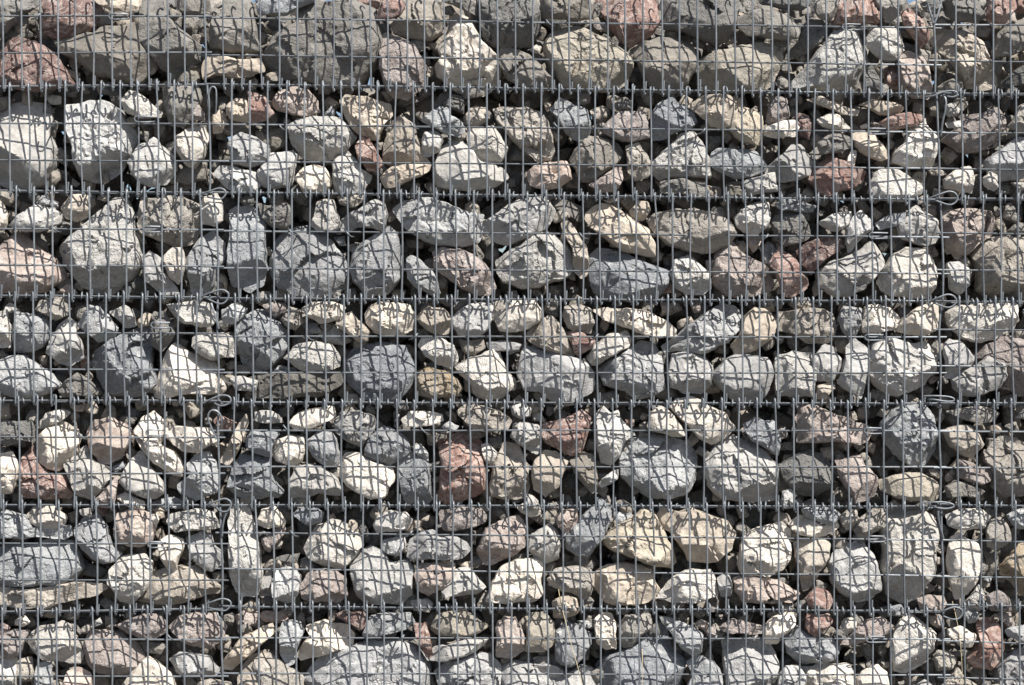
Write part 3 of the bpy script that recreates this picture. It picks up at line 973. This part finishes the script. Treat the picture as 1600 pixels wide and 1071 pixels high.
# ------------------------------------------------------------------ gabions
ORD = ['top', 'second', 'third', 'fourth', 'fifth', 'sixth', 'bottom']
MIDL = ['gabion between both seams in the top tier, big brown boulder beside white upright stone',
        'gabion between both seams in second tier, red triangular stone near its right end',
        'gabion between both seams in third tier, long pale slab crossed by hook shadows',
        'gabion between both seams in fourth tier, with the yellow ochre stone low down',
        'gabion between both seams in fifth tier, with the upright red rectangular stone',
        'gabion between both seams in sixth tier, tall white block at its right end',
        'gabion between both seams in bottom tier, wide blue-grey boulder cut by the picture edge']
GAB = {}
for t in range(TIERS):
    for c in range(3):
        a, b = col_range(t, c)
        xm = (a + b) / 2
        e = bpy.data.objects.new('gabion', None)
        COL.objects.link(e)
        p = at(xm, junc(t, c, xm))
        e.location = (p.x, 0.18, p.z)
        e.empty_display_size = 0.05
        w = ORD[t]
        tier_txt = (w + ' tier') if w in ('top', 'bottom') else (w + ' tier from the top')
        if c == 1:
            e['label'] = MIDL[t]
        else:
            e['label'] = 'gabion cut off by the %s picture edge, %s' % (('left', '', 'right')[c], tier_txt)
        e['category'] = 'gabion'
        e['group'] = 'stone filled wire gabions stacked in the wall'
        GAB[t, c] = e

# ------------------------------------------------------------------ stone shapes
def outline(poly, n, rng):
    P = np.array(poly, float)
    Q = []
    m = len(P)
    for i in range(m):                      # knock the corners off a little, break the straight edges
        a, b = P[i], P[(i + 1) % m]
        Q.append(a + (b - a) * 0.06)
        if rng is not None:
            f = rng.uniform(0.3, 0.7)
            nrm = np.array([(b - a)[1], -(b - a)[0]])
            Q.append(a + (b - a) * f + nrm * rng.uniform(-0.07, 0.07))
        Q.append(a + (b - a) * 0.94)
    Q = np.array(Q)
    nx = np.roll(Q, -1, 0)
    L = np.linalg.norm(nx - Q, axis=1)
    cum = np.concatenate([[0], np.cumsum(L)])
    s = np.linspace(0, cum[-1], n, endpoint=False)
    idx = np.clip(np.searchsorted(cum, s, side='right') - 1, 0, len(Q) - 1)
    f = ((s - cum[idx]) / np.maximum(L[idx], 1e-9))[:, None]
    return Q[idx] * (1 - f) + nx[idx] * f

def area_centroid(P):
    x, z = P[:, 0], P[:, 1]
    x2, z2 = np.roll(x, -1), np.roll(z, -1)
    cr = x * z2 - x2 * z
    A = cr.sum() / 2
    return abs(A), np.array([((x + x2) * cr).sum() / (6 * A), ((z + z2) * cr).sum() / (6 * A)])

def stone_shape(B, seed, na, nr, depth_scale=1.0, nrb=None):
    """B: boundary (n,2) about the origin, metres.  Returns V, F, front height.  A broken rock: flat cleavage
    faces cut from a block with that outline, chipped and roughened."""
    rng = np.random.default_rng(seed)
    A, _ = area_centroid(B)
    R = math.sqrt(A / math.pi)
    ext = np.ptp(B, axis=0)
    Rm = 0.5 * min(ext[0], ext[1])
    Hf = min(0.5 * R + 0.35 * Rm, 0.085) * rng.uniform(0.8, 1.08) * depth_scale
    nrb = nrb or max(3, nr // 3)
    rho_f = 1 - (1 - np.linspace(0, 1, nr + 1)[1:]) ** 1.35
    rho_b = 1 - (1 - np.linspace(0, 1, nrb + 1)[1:-1]) ** 1.3
    # boundary roughness
    ang = np.arctan2(B[:, 1], B[:, 0])
    P3 = np.stack([np.cos(ang) * 3.1 + seed % 97, np.sin(ang) * 3.1, np.full(len(B), 0.5)], 1)
    B = B * (1 + 0.028 * fbm(P3 * 1.6, seed % 1000, 3))[:, None]
    u = B / R

    def front(U, rho):
        """height over the mid plane at normalised points U"""
        h = (1 - rho ** rng_q) ** 0.6
        for a, s, d in planes:
            h = np.minimum(h, a - s * (U @ d))
        return h
    rng_q = rng.uniform(7.0, 14.0)
    planes = []
    def add(alpha, s, u0, top):
        d = np.array([math.sin(alpha), math.cos(alpha)])      # direction in which the face falls away
        planes.append((top + s * u0, s, d))
    add(rng.normal(0, 0.55), rng.uniform(0.15, 0.6), 0.0, rng.uniform(0.78, 0.9))       # main face, leaning back
    add(math.pi + rng.normal(0, 0.45), rng.uniform(1.0, 1.9), rng.uniform(0.2, 0.72), 0.92)   # underside
    if rng.random() < 0.6:
        add(rng.normal(0, 0.5), rng.uniform(0.9, 1.8), rng.uniform(0.1, 0.5), 0.9)
    for _ in range(rng.integers(3, 7)):
        al = rng.uniform(0, 2 * math.pi)
        s_ = rng.uniform(0.45, 1.5)
        if math.cos(al) < -0.2:
            s_ = min(s_, 0.7)
        add(al, s_, rng.uniform(0.2, 0.75), rng.uniform(0.85, 1.0))
    nb = rng.integers(4, 8)                 # broken flanks all round
    a0 = rng.uniform(0, 2 * math.pi)
    for k_ in range(nb):
        al = a0 + 2 * math.pi * (k_ + rng.uniform(-0.3, 0.3)) / nb
        d_ = np.array([math.sin(al), math.cos(al)])
        add(al, rng.uniform(1.1, 2.6), float((u @ d_).max()) * rng.uniform(0.52, 0.9), rng.uniform(0.8, 0.95))
    nc = rng.integers(6, 13)
    cp = rng.uniform(-1.2, 1.2, (nc, 2))
    cg = rng.normal(0, 0.22, (nc, 2))
    co = rng.normal(0, 0.04, nc)
    rows = []
    for rho in rho_f:
        rows.append((rho, u * rho))
    U = np.concatenate([np.zeros((1, 2))] + [r[1] for r in rows])
    RH = np.concatenate([[0.0]] + [np.full(len(u), r[0]) for r in rows])
    h = front(U, RH)
    # chips: small tilted facets
    W2 = U + 0.10 * np.stack([vnoise(np.stack([U[:, 0] * 4, U[:, 1] * 4, np.full(len(U), 3.3)], 1), seed % 911),
                              vnoise(np.stack([U[:, 0] * 4, U[:, 1] * 4, np.full(len(U), 7.7)], 1), seed % 913)], 1)
    dd = ((W2[:, None, :] - cp[None]) ** 2).sum(2)
    k = dd.argmin(1)
    fade = (1 - RH ** 5) * rng.uniform(0.25, 1.35)      # some break clean, some rough
    h = h + fade * (co[k] + ((W2 - cp[k]) * cg[k]).sum(1))
    P3 = np.stack([U[:, 0], U[:, 1], np.full(len(U), seed % 53 * 1.7)], 1)
    h = h + fade * (0.042 * fbm(P3 * 2.3, seed % 877, 3) + 0.05 * (1 - 2 * np.abs(vnoise(P3 * 5.0, seed % 769))) * (vnoise(P3 * 1.4, seed % 555) > 0)
                    + 0.034 * fbm(P3 * 9, seed % 661, 3, 0.6))
    h = np.maximum(h, 0.02 * (1 - RH ** 5))
    X = U[:, 0] * R
    Z = U[:, 1] * R
    V = np.stack([X, -h * Hf, Z], 1)
    n = len(u)
    # back half
    Hb = Hf * rng.uniform(0.75, 1.0)
    vb = []
    for rho in rho_b[::-1]:
        q = u * rho * R
        hb = Hb * (1 - rho ** 2.6) ** 0.6 * (1 + 0.12 * vnoise(np.stack([u[:, 0] * 2, u[:, 1] * 2, np.full(n, rho * 3 + seed % 31)], 1), seed % 431))
        vb.append(np.stack([q[:, 0], hb, q[:, 1]], 1))
    V = np.concatenate([V] + vb + [np.array([[0, Hb, 0]])])
    # roughen everything a little in space
    Q = V / R
    V = V + R * 0.016 * np.stack([fbm(Q * 5 + 11.3 * i, seed % 333 + i, 2) for i in range(3)], 1)
    F = []
    for i in range(n):
        F.append((0, 1 + i, 1 + (i + 1) % n))
    rings = nr + len(rho_b)
    for j in range(rings - 1):
        a, b = 1 + j * n, 1 + (j + 1) * n
        for i in range(n):
            i2 = (i + 1) % n
            F.append((a + i, b + i, b + i2, a + i2))
    last = 1 + (rings - 1) * n
    tip = len(V) - 1
    for i in range(n):
        F.append((last + i, tip, last + (i + 1) % n))
    # outlines may run either way round
    sx, sz = u[:, 0], u[:, 1]
    if (sx * np.roll(sz, -1) - np.roll(sx, -1) * sz).sum() < 0:
        F = [f[::-1] for f in F]
    return V, F, Hf

NOTE = {'R': 'reddish brown stone', 'O': 'yellow ochre stone', 'Y': 'pale yellowish stone'}
LAYER = (0.0, 0.055, 0.12)
rs = random.Random(5)
for i, (t, kind, lay, poly) in enumerate(STONES):
    P = np.array(poly)
    A, cpx = area_centroid(P)
    per = np.linalg.norm(np.roll(P, -1, 0) - P, axis=1).sum()
    na = int(min(96, max(26, per / 2.9)))
    nr = int(min(26, max(8, math.sqrt(A) / 3.4)))
    front_gap = 0.004 + rs.uniform(0, 0.011) + LAYER[lay]
    if lay == 0 and A < 900:
        front_gap += rs.uniform(0.0, 0.03)
    f = (DIST + front_gap + 0.04) / DIST * PX * 1.05
    B = outline([((x - cpx[0]) * f, -(y - cpx[1]) * f) for x, y in poly], na, rs)
    V, F, Hf = stone_shape(B, 1000 + i * 7919, na, nr)
    dep = front_gap + Hf
    c = 0 if cpx[0] < SEAM[0][t] else (1 if cpx[0] < SEAM[1][t] else 2)
    me = mesh_np('stone', V, F, True, math.radians(25))
    p = at(cpx[0], cpx[1], front_gap + 0.04)
    g = GAB[t, c]
    o = link('stone', me, STONE[kind], g, Vector((p.x, dep, p.z)) - g.location)
    if kind in NOTE and A > 900:
        o['label'] = NOTE[kind]

# ------------------------------------------------------------------ rubble deeper in the baskets, and beyond the picture
def rand_outline(rng, r, n=18):
    k = rng.integers(6, 10)
    a = np.sort(rng.uniform(0, 2 * math.pi, k))
    while np.max(np.diff(np.concatenate([a, [a[0] + 2 * math.pi]]))) > 2.0:
        a = np.sort(rng.uniform(0, 2 * math.pi, k))
    rad = r * rng.uniform(0.75, 1.2, k)
    sx = rng.uniform(0.8, 1.35)
    return outline([(math.cos(q) * w * sx, math.sin(q) * w / sx) for q, w in zip(a, rad)], n, None)

rg = np.random.default_rng(77)
LIB = []
for k in range(24):
    V, F, hf = stone_shape(rand_outline(rg, 0.05), 40000 + k * 313, 22, 6, 1.0, 3)
    LIB.append((V / 0.05, F))

def rubble_part(g, items, name):
    VV, FF, base = [], [], 0
    for (p, r, k, flip) in items:
        V, F = LIB[k]
        a = rg.uniform(0, 2 * math.pi)
        ca, sa = math.cos(a), math.sin(a)
        q = V * r
        q = np.stack([q[:, 0] * ca - q[:, 2] * sa, q[:, 1], q[:, 0] * sa + q[:, 2] * ca], 1)
        VV.append(q + np.array(p - g.location))
        FF += [tuple(v + base for v in f) for f in F]
        base += len(V)
    if not VV:
        return
    me = mesh_np(name, np.concatenate(VV), FF, True, math.radians(34))
    o = link(name, me, RUBBLE, g)
    o['kind'] = 'stuff'

# gaps where the sky shows through at the first junction, in photograph pixels
SKYGAP = [(575, 586)]
for t in range(TIERS):
    for c in range(3):
        g = GAB[t, c]
        a, b = col_range(t, c)
        items, outer = [], []
        for depth, step, rad in ((0.20, 40, 26), (0.262, 42, 31), (0.322, 40, 34)):
            ny = 4 if depth < 0.3 else 5
            y0, y1 = junc(t - 1, c, (a + b) / 2), junc(t, c, (a + b) / 2)
            nx = int((b - a) / step)
            for ix in range(nx):
                for iy in range(ny):
                    x = a + (ix + 0.5 + rg.uniform(-0.35, 0.35)) * (b - a) / nx
                    y = y0 + (iy + 0.5 + rg.uniform(-0.3, 0.3)) * (y1 - y0) / ny
                    r = rad * rg.uniform(0.8, 1.15)
                    if t == 0 and y - r < -8:
                        y = -8 + r
                    if t <= 1 and any(lo - r * 0.3 < x < hi + r * 0.3 for lo, hi in SKYGAP):
                        yj = junc(0, c, x)
                        if abs(y - yj - 4) < r * 0.85:
                            continue
                    items.append((at(x, y, depth + rg.uniform(-0.015, 0.015)), r * PX, rg.integers(0, len(LIB)), 0))
        # front row outside the picture
        lo, hi = (XL + 20, -14) if c == 0 else ((1614, XR - 20) if c == 2 else (0, 0))
        if c != 1:
            nx = int((hi - lo) / 46)
            for ix in range(nx):
                for iy in range(4):
                    x = lo + (ix + 0.5 + rg.uniform(-0.2, 0.2)) * (hi - lo) / nx
                    y = y0 + (iy + 0.5 + rg.uniform(-0.12, 0.12)) * (y1 - y0) / 4
                    r = rg.uniform(19, 26)
                    outer.append((at(x, y, 0.05 + rg.uniform(0, 0.02)), r * PX, rg.integers(0, len(LIB)), 0))
        rubble_part(g, items, 'rubble_fill')
        rubble_part(g, outer, 'rubble_fill')

# small broken pieces in the joints between the big stones
GX, GY = 400, 268
cover = np.zeros((GY, GX), dtype=bool)
gx, gy = np.meshgrid(np.arange(GX) * 4 + 2.0, np.arange(GY) * 4 + 2.0)
for (t, kind, lay, poly) in STONES:
    P = np.array(poly)
    x0, x1 = max(0, int(P[:, 0].min() // 4)), min(GX, int(P[:, 0].max() // 4) + 1)
    y0, y1 = max(0, int(P[:, 1].min() // 4)), min(GY, int(P[:, 1].max() // 4) + 1)
    if x1 <= x0 or y1 <= y0:
        continue
    sx, sy = gx[y0:y1, x0:x1], gy[y0:y1, x0:x1]
    ins = np.zeros(sx.shape, dtype=bool)
    for a, b in zip(P, np.roll(P, -1, 0)):
        with np.errstate(divide='ignore', invalid='ignore'):
            ins ^= ((a[1] > sy) != (b[1] > sy)) & (sx < (b[0] - a[0]) * (sy - a[1]) / (b[1] - a[1]) + a[0])
    cover[y0:y1, x0:x1] |= ins
free = np.argwhere(~cover)
rg.shuffle(free)
chips = {}
blocked = np.zeros((GY, GX), dtype=bool)
for (iy, ix) in free:
    x, y = ix * 4 + 2, iy * 4 + 2
    if y < 8 or (y < 175 and y > 110 and any(lo - 14 < x < hi + 14 for lo, hi in SKYGAP)):
        continue
    r = rg.uniform(7, 17)
    if blocked[iy, ix]:
        continue
    k = int(r * 1.35 / 4) + 1
    blocked[max(0, iy - k):iy + k + 1, max(0, ix - k):ix + k + 1] = True
    if rg.random() < 0.15:
        continue
    cc = None
    for t in range(TIERS):
        c = 0 if x < SEAM[0][t] else (1 if x < SEAM[1][t] else 2)
        if junc(t - 1, c, x) <= y < junc(t, c, x):
            cc = (t, c)
    if cc:
        chips.setdefault(cc, []).append((at(x, y, rg.uniform(0.07, 0.13)), r * PX, rg.integers(0, len(LIB)), 0))
for key, items in chips.items():
    rubble_part(GAB[key], items, 'stone_chips')

# ------------------------------------------------------------------ wires
MM = 0.001
rw = random.Random(21)
RV, RH = 2.6 * MM, 2.45 * MM
for t in range(TIERS):
    for c in range(3):
        g = GAB[t, c]
        a, b = col_range(t, c)
        x0, sp = VERT[t][c]
        ks = []
        k = math.ceil((a + 8 - x0) / sp)
        while x0 + k * sp < b - 8:
            ks.append(k)
            k += 1
        side_t = (1 if t <= 2 else -1)
        for k in ks:
            x = x0 + k * sp + rw.uniform(-1.1, 1.1)
            lean = rw.uniform(-1.0, 1.4) + 0.8
            yt, yb = junc(t - 1, c, x), junc(t, c, x)
            xb = x + lean
            st = side_t * rw.uniform(1.2, 3.0)
            sb = rw.uniform(2.2, 3.6)
            tp = rw.uniform(4.5, 9)
            bt = rw.uniform(6, 9.5)
            tail = rw.uniform(6, 10)
            tail2 = rw.uniform(9, 18)
            bow = rw.gauss(0, 1.3)
            bulge = abs(rw.gauss(0, 0.004))
            q = [at(x + st * 1.3, yt + tail, 0.017), at(x + st, yt + 3, 0.016), at(x + st * 0.7, yt - tp + 2.4, 0.012),
                 at(x + st * 0.35, yt - tp, 0.003), at(x, yt - tp + 2.6, -0.0055), at(x, yt + 4, -0.007)]
            mid = [at(x + (xb - x) * f + bow * math.sin(math.pi * f), yt + (yb - yt) * f, -0.0065 - bulge * math.sin(math.pi * f)) for f in (0.22, 0.5, 0.78)]
            e = [at(xb, yb - 3, -0.0065), at(xb, yb + bt - 2.8, -0.0055), at(xb + sb * 0.3, yb + bt, 0.003), at(xb + sb * 0.7, yb + bt - 2.6, 0.011),
                 at(xb + sb, yb - 2, 0.0135), at(xb + sb * 1.1, yb - tail2, 0.0145)]
            wire('vertical_wire', g, smooth_path(q + mid + e, 2), RV * rw.uniform(0.95, 1.05), at(x, (yt + yb) / 2))
        # two cross wires and the bar at the foot of the basket
        for hi_, pair in enumerate(HORIZ[t][c]):
            xs = np.linspace(a - (10 if c else 0), b + (10 if c < 2 else 0), 25 if c == 1 else 9)
            pts = [at(x, lin(pair, t, c, x) + rw.uniform(-0.35, 0.35), 0.0008 + (0.0035 if c == 1 else -0.001) * (1 if abs(x - a) < 30 or abs(x - b) < 30 else 0)) for x in xs]
            wire('horizontal_wire', g, smooth_path(pts, 2), RH, pts[len(pts) // 2])
        xs = np.linspace(a - (4 if c else 0), b + (4 if c < 2 else 0), 25 if c == 1 else 9)
        pts = [at(x, junc(t, c, x) + rw.uniform(-0.5, 0.5), 0.0035 + (0.004 if c == 1 else 0)) for x in xs]
        wire('selvedge_bar', g, smooth_path(pts, 2), 2.6 * MM, pts[len(pts) // 2])
        # wires of the lid, bent round the bar
        if t < TIERS:
            ph = rw.uniform(0.35, 0.6) if t != 0 else 0.5
            for k in ks:
                x = x0 + (k + ph) * sp + rw.uniform(-2.5, 2.5)
                if x > b - 10 or rw.random() < 0.1:
                    continue
                y = junc(t, c, x)
                w = rw.uniform(-4, 4)
                h1, h2 = rw.uniform(3, 6.5), rw.uniform(2.5, 6)
                pts = [at(x, y - 1, 0.355), at(x, y - 2, 0.12), at(x, y - 3, 0.025), at(x + w * 0.2, y - h1, 0.012), at(x + w * 0.5, y - h1 + 1, 0.000),
                       at(x + w * 0.8, y + 0.5, -0.0055), at(x + w, y + h2, 0.001), at(x + w, y + h2 * 0.6, 0.012)]
                wire('lid_wire', g, smooth_path(pts, 3), 2.05 * MM, at(x, y))
            for d in (0.10, 0.20, 0.30):
                pts = [at(x, junc(t, c, x) + 2.2, d) for x in np.linspace(a + 4, b - 4, 7)]
                wire('lid_cross_wire', g, pts, RH, pts[3])
        # back of the basket
        back = []
        for k in ks:
            x = x0 + k * sp
            p0, p1 = at(x, junc(t - 1, c, x), 0), at(x, junc(t, c, x), 0)
            back.append([Vector((p0.x, 0.363, p0.z - 0.004)), Vector((p1.x, 0.363, p1.z + 0.004))])
        for pair in HORIZ[t][c]:
            p0, p1 = at(a + 4, lin(pair, t, c, a)), at(b - 4, lin(pair, t, c, b))
            back.append([Vector((p0.x, 0.3695, p0.z)), Vector((p1.x, 0.3695, p1.z))])
        wire('back_mesh', g, back, RH, g.location, 5)
        # spacer ties hooked over the cross wires
TIES = [(0, 172, 25.5, 1), (0, 1318, 42, 1), (0, 58, 25.5, 0), (0, 437, 31, 0), (0, 858, 36, 0), (1, 212, 186, 1), (1, 440, 199, 0), (1, 646, 197, 0), (1, 870, 197, 0),
        (1, 1098, 205, 0), (1, 1358, 205, 1), (1, 75, 193, 0), (2, 226, 358, 1), (2, 86, 358, 0), (2, 456, 363, 0), (2, 545, 366, 0), (2, 910, 369, 0), (2, 1196, 371, 0), (2, 1360, 368, 1),
        (3, 238, 508, 1), (3, 80, 521, 0), (3, 482, 527, 0), (3, 648, 526, 0), (3, 930, 527, 0), (3, 1212, 527, 0), (3, 1353, 527, 1),
        (4, 230, 676, 1), (4, 128, 682, 0), (4, 447, 669, 0), (4, 662, 673, 0), (4, 1222, 673, 0), (4, 1352, 673, 1),
        (5, 233, 851, 1), (5, 458, 834, 0), (5, 640, 834, 0), (5, 880, 838, 0), (5, 1358, 842, 1), (6, 266, 996, 0), (6, 489, 998, 0), (6, 627, 997, 0),
        (6, 938, 998, 0), (6, 1116, 998, 0), (6, 1355, 999, 1)]
for (t, x, y, hair) in TIES:
    c = 0 if x < SEAM[0][t] else 1
    if hair:
        pts = [at(x + 27, y - 3.5, -0.003), at(x + 10, y - 4, -0.0135), at(x + 1, y - 3.5, -0.0145), at(x - 2, y, -0.0145), at(x + 2, y + 4.5, -0.0145),
               at(x + 12, y + 5, -0.0135), at(x + 27, y + 4.5, -0.002), at(x + 30, y + 4, 0.03)]
    else:
        w = rw.choice((-1, 1))
        pts = [at(x + 9 * w, y + 5, 0.06), at(x + 6 * w, y + 4, 0.008), at(x + 3 * w, y + 3.5, -0.006), at(x - 2 * w, y - 1, -0.012), at(x - 4 * w, y - 4.5, -0.004), at(x - 5 * w, y - 3.5, 0.012)]
    wire('spacer_tie', GAB[t, c], smooth_path(pts, 4), 2.05 * MM, at(x, y))

# pins that lace neighbouring baskets together: an upright rod down the seam with an eye at its head
LOOPS = {(0, 1): [(313, 304), (328, 299), (342, 294.5), (351, 297.5), (352.5, 304), (346, 311), (336, 310.5), (324, 308)],
         (0, 2): [(313, 464.5), (328, 458), (345, 453), (355.5, 457), (357, 464), (351, 473), (341, 474.5), (322, 466)],
         (0, 3): [(314, 632), (332, 623), (347, 618), (358, 620), (360.5, 627), (353, 633), (342, 634), (334, 629)],
         (0, 4): [(320, 791), (337, 784), (350, 779.5), (359, 783), (361, 790), (355, 799), (345, 799), (338, 793)],
         (0, 5): [(318, 946), (333, 940), (346, 936), (357, 938), (361, 944.5), (354, 953.5), (344, 954), (325, 950)],
         (1, 0): [(1446, 152), (1458, 150), (1470, 145), (1482, 142.5), (1492, 143), (1496, 148), (1488, 152), (1474, 149)],
         (1, 1): [(1452, 310), (1468, 304), (1482, 299.5), (1492, 302), (1496.5, 310), (1491, 318), (1481, 320), (1460, 313)],
         (1, 2): [(1453, 471), (1467, 465), (1480, 460.5), (1490, 463), (1494.5, 471), (1488, 479), (1478, 480.5), (1460, 474)],
         (1, 3): [(1444, 619), (1462, 619), (1480, 620), (1490, 623), (1489, 627), (1478, 627.5), (1462, 625), (1450, 624)],
         (1, 4): [(1440, 786), (1458, 785), (1475, 785), (1488, 788), (1490, 792), (1480, 795), (1466, 794), (1456, 791)],
         (1, 5): [(1466, 958), (1478, 953), (1490, 949), (1500, 951), (1504, 957), (1499, 966), (1488, 968), (1474, 963)],
         (0, 0): [(326, 192), (327, 165), (326, 148), (329, 138), (333.5, 136), (337.5, 141), (338, 160), (337, 178)]}
for s in (0, 1):
    for t in range(TIERS):
        g = GAB[t, s]
        x = SEAM[s][t]
        xu = SEAM[s][max(t - 1, 0)]
        yt, yb = junc(t - 1, 1, x if s else x + 6), junc(t, 1, x)
        rod = [at(x * 0.4 + xu * 0.6, yt + 2, 0.002), at(x - 1.5, yt + (yb - yt) * 0.3, -0.001), at(x + 0.8, yt + (yb - yt) * 0.65, -0.0005), at(x, yb - 2, 0.002)]
        pin = wire('locking_pin', g, smooth_path(rod, 4), 3.0 * MM, at(x, (yt + yb) / 2), 8)
        if (s, t - 1) in LOOPS:
            L = LOOPS[s, t - 1]
            n = len(L)
            lp = [at(px, py, -0.011 - 0.003 * math.sin(math.pi * i / (n - 1)) + (0.010 if i in (0, n - 1) else 0)) for i, (px, py) in enumerate(L)]
            wire('pin_eye', pin, smooth_path(lp, 4), 2.6 * MM, lp[n // 2], 8)
# loose bent ends by the seams
for (t, s, L) in ((4, 0, [(338, 687, -8), (331, 670, -11), (325, 655, -12), (327, 645, -12), (334, 641, -12), (342, 645, -10), (346, 655, -6), (345, 668, 4)]),
                  (0, 1, [(1449, 4, -8), (1453, 18, -11), (1459, 36, -11), (1463, 30, -12), (1468, 14, -10), (1470, 4, -6), (1466, -4, 2)]),
                  (5, 0, [(347, 838, -6), (348, 822, -10), (352, 806, -11), (358, 797, -8)]),
                  (5, 1, [(1474, 842, -6), (1469, 825, -10), (1466, 808, -11), (1467, 797, -8), (1474, 795, -2)]),
                  (3, 0, [(342, 514, -6), (338, 500, -10), (333, 484, -11), (330, 474, -7)]),
                  (1, 1, [(1470, 212, -6), (1473, 190, -10), (1478, 168, -11), (1477, 153, -8), (1470, 150, 0)]),
                  (6, 1, [(1475, 995, -6), (1474, 985, -9), (1470, 972, -10), (1467, 962, -6)]),
                  (6, 0, [(347, 992, -6), (346, 978, -9), (341, 964, -10), (339, 956, -6)])):
    lp = [at(px, py, d * MM) for px, py, d in L]
    wire('bent_wire_end', GAB[t, s], smooth_path(lp, 4), 2.9 * MM, lp[3])

# ------------------------------------------------------------------ dry grass caught in the mesh
def stalk(pts, r, label):
    P = smooth_path([at(x, y, d * MM) for x, y, d in pts], 5)
    org = P[-1].copy()
    V, F = tube([[p - org for p in P]], r, 5)
    o = link('grass_stalk', mesh_np('grass_stalk', V, F), STRAW_M, None, org)
    o['label'] = label
    o['category'] = 'grass stalk'
    o['group'] = 'dry grass stalks caught in the mesh'
stalk([(872, 915, 30), (875, 935, 8), (882, 965, -14), (892, 1005, -16), (902, 1040, -15), (911, 1075, -13), (916, 1112, -12)], 0.9 * MM, 'long thin straw stalk leaning across the bottom tier, left of the wide grey boulder')
stalk([(1003, 1015, 10), (1004, 1035, -13), (1004, 1060, -14), (1003, 1085, -13), (1002, 1112, -12)], 0.8 * MM, 'short upright straw stalk at bottom of the wall in front of grey boulder')
stalk([(1488, 940, 14), (1494, 965, -14), (1500, 1000, -15), (1503, 1040, -15), (1504, 1080, -13), (1504, 1112, -12)], 0.8 * MM, 'thin straw stalk rising beside the right seam in the bottom tier')
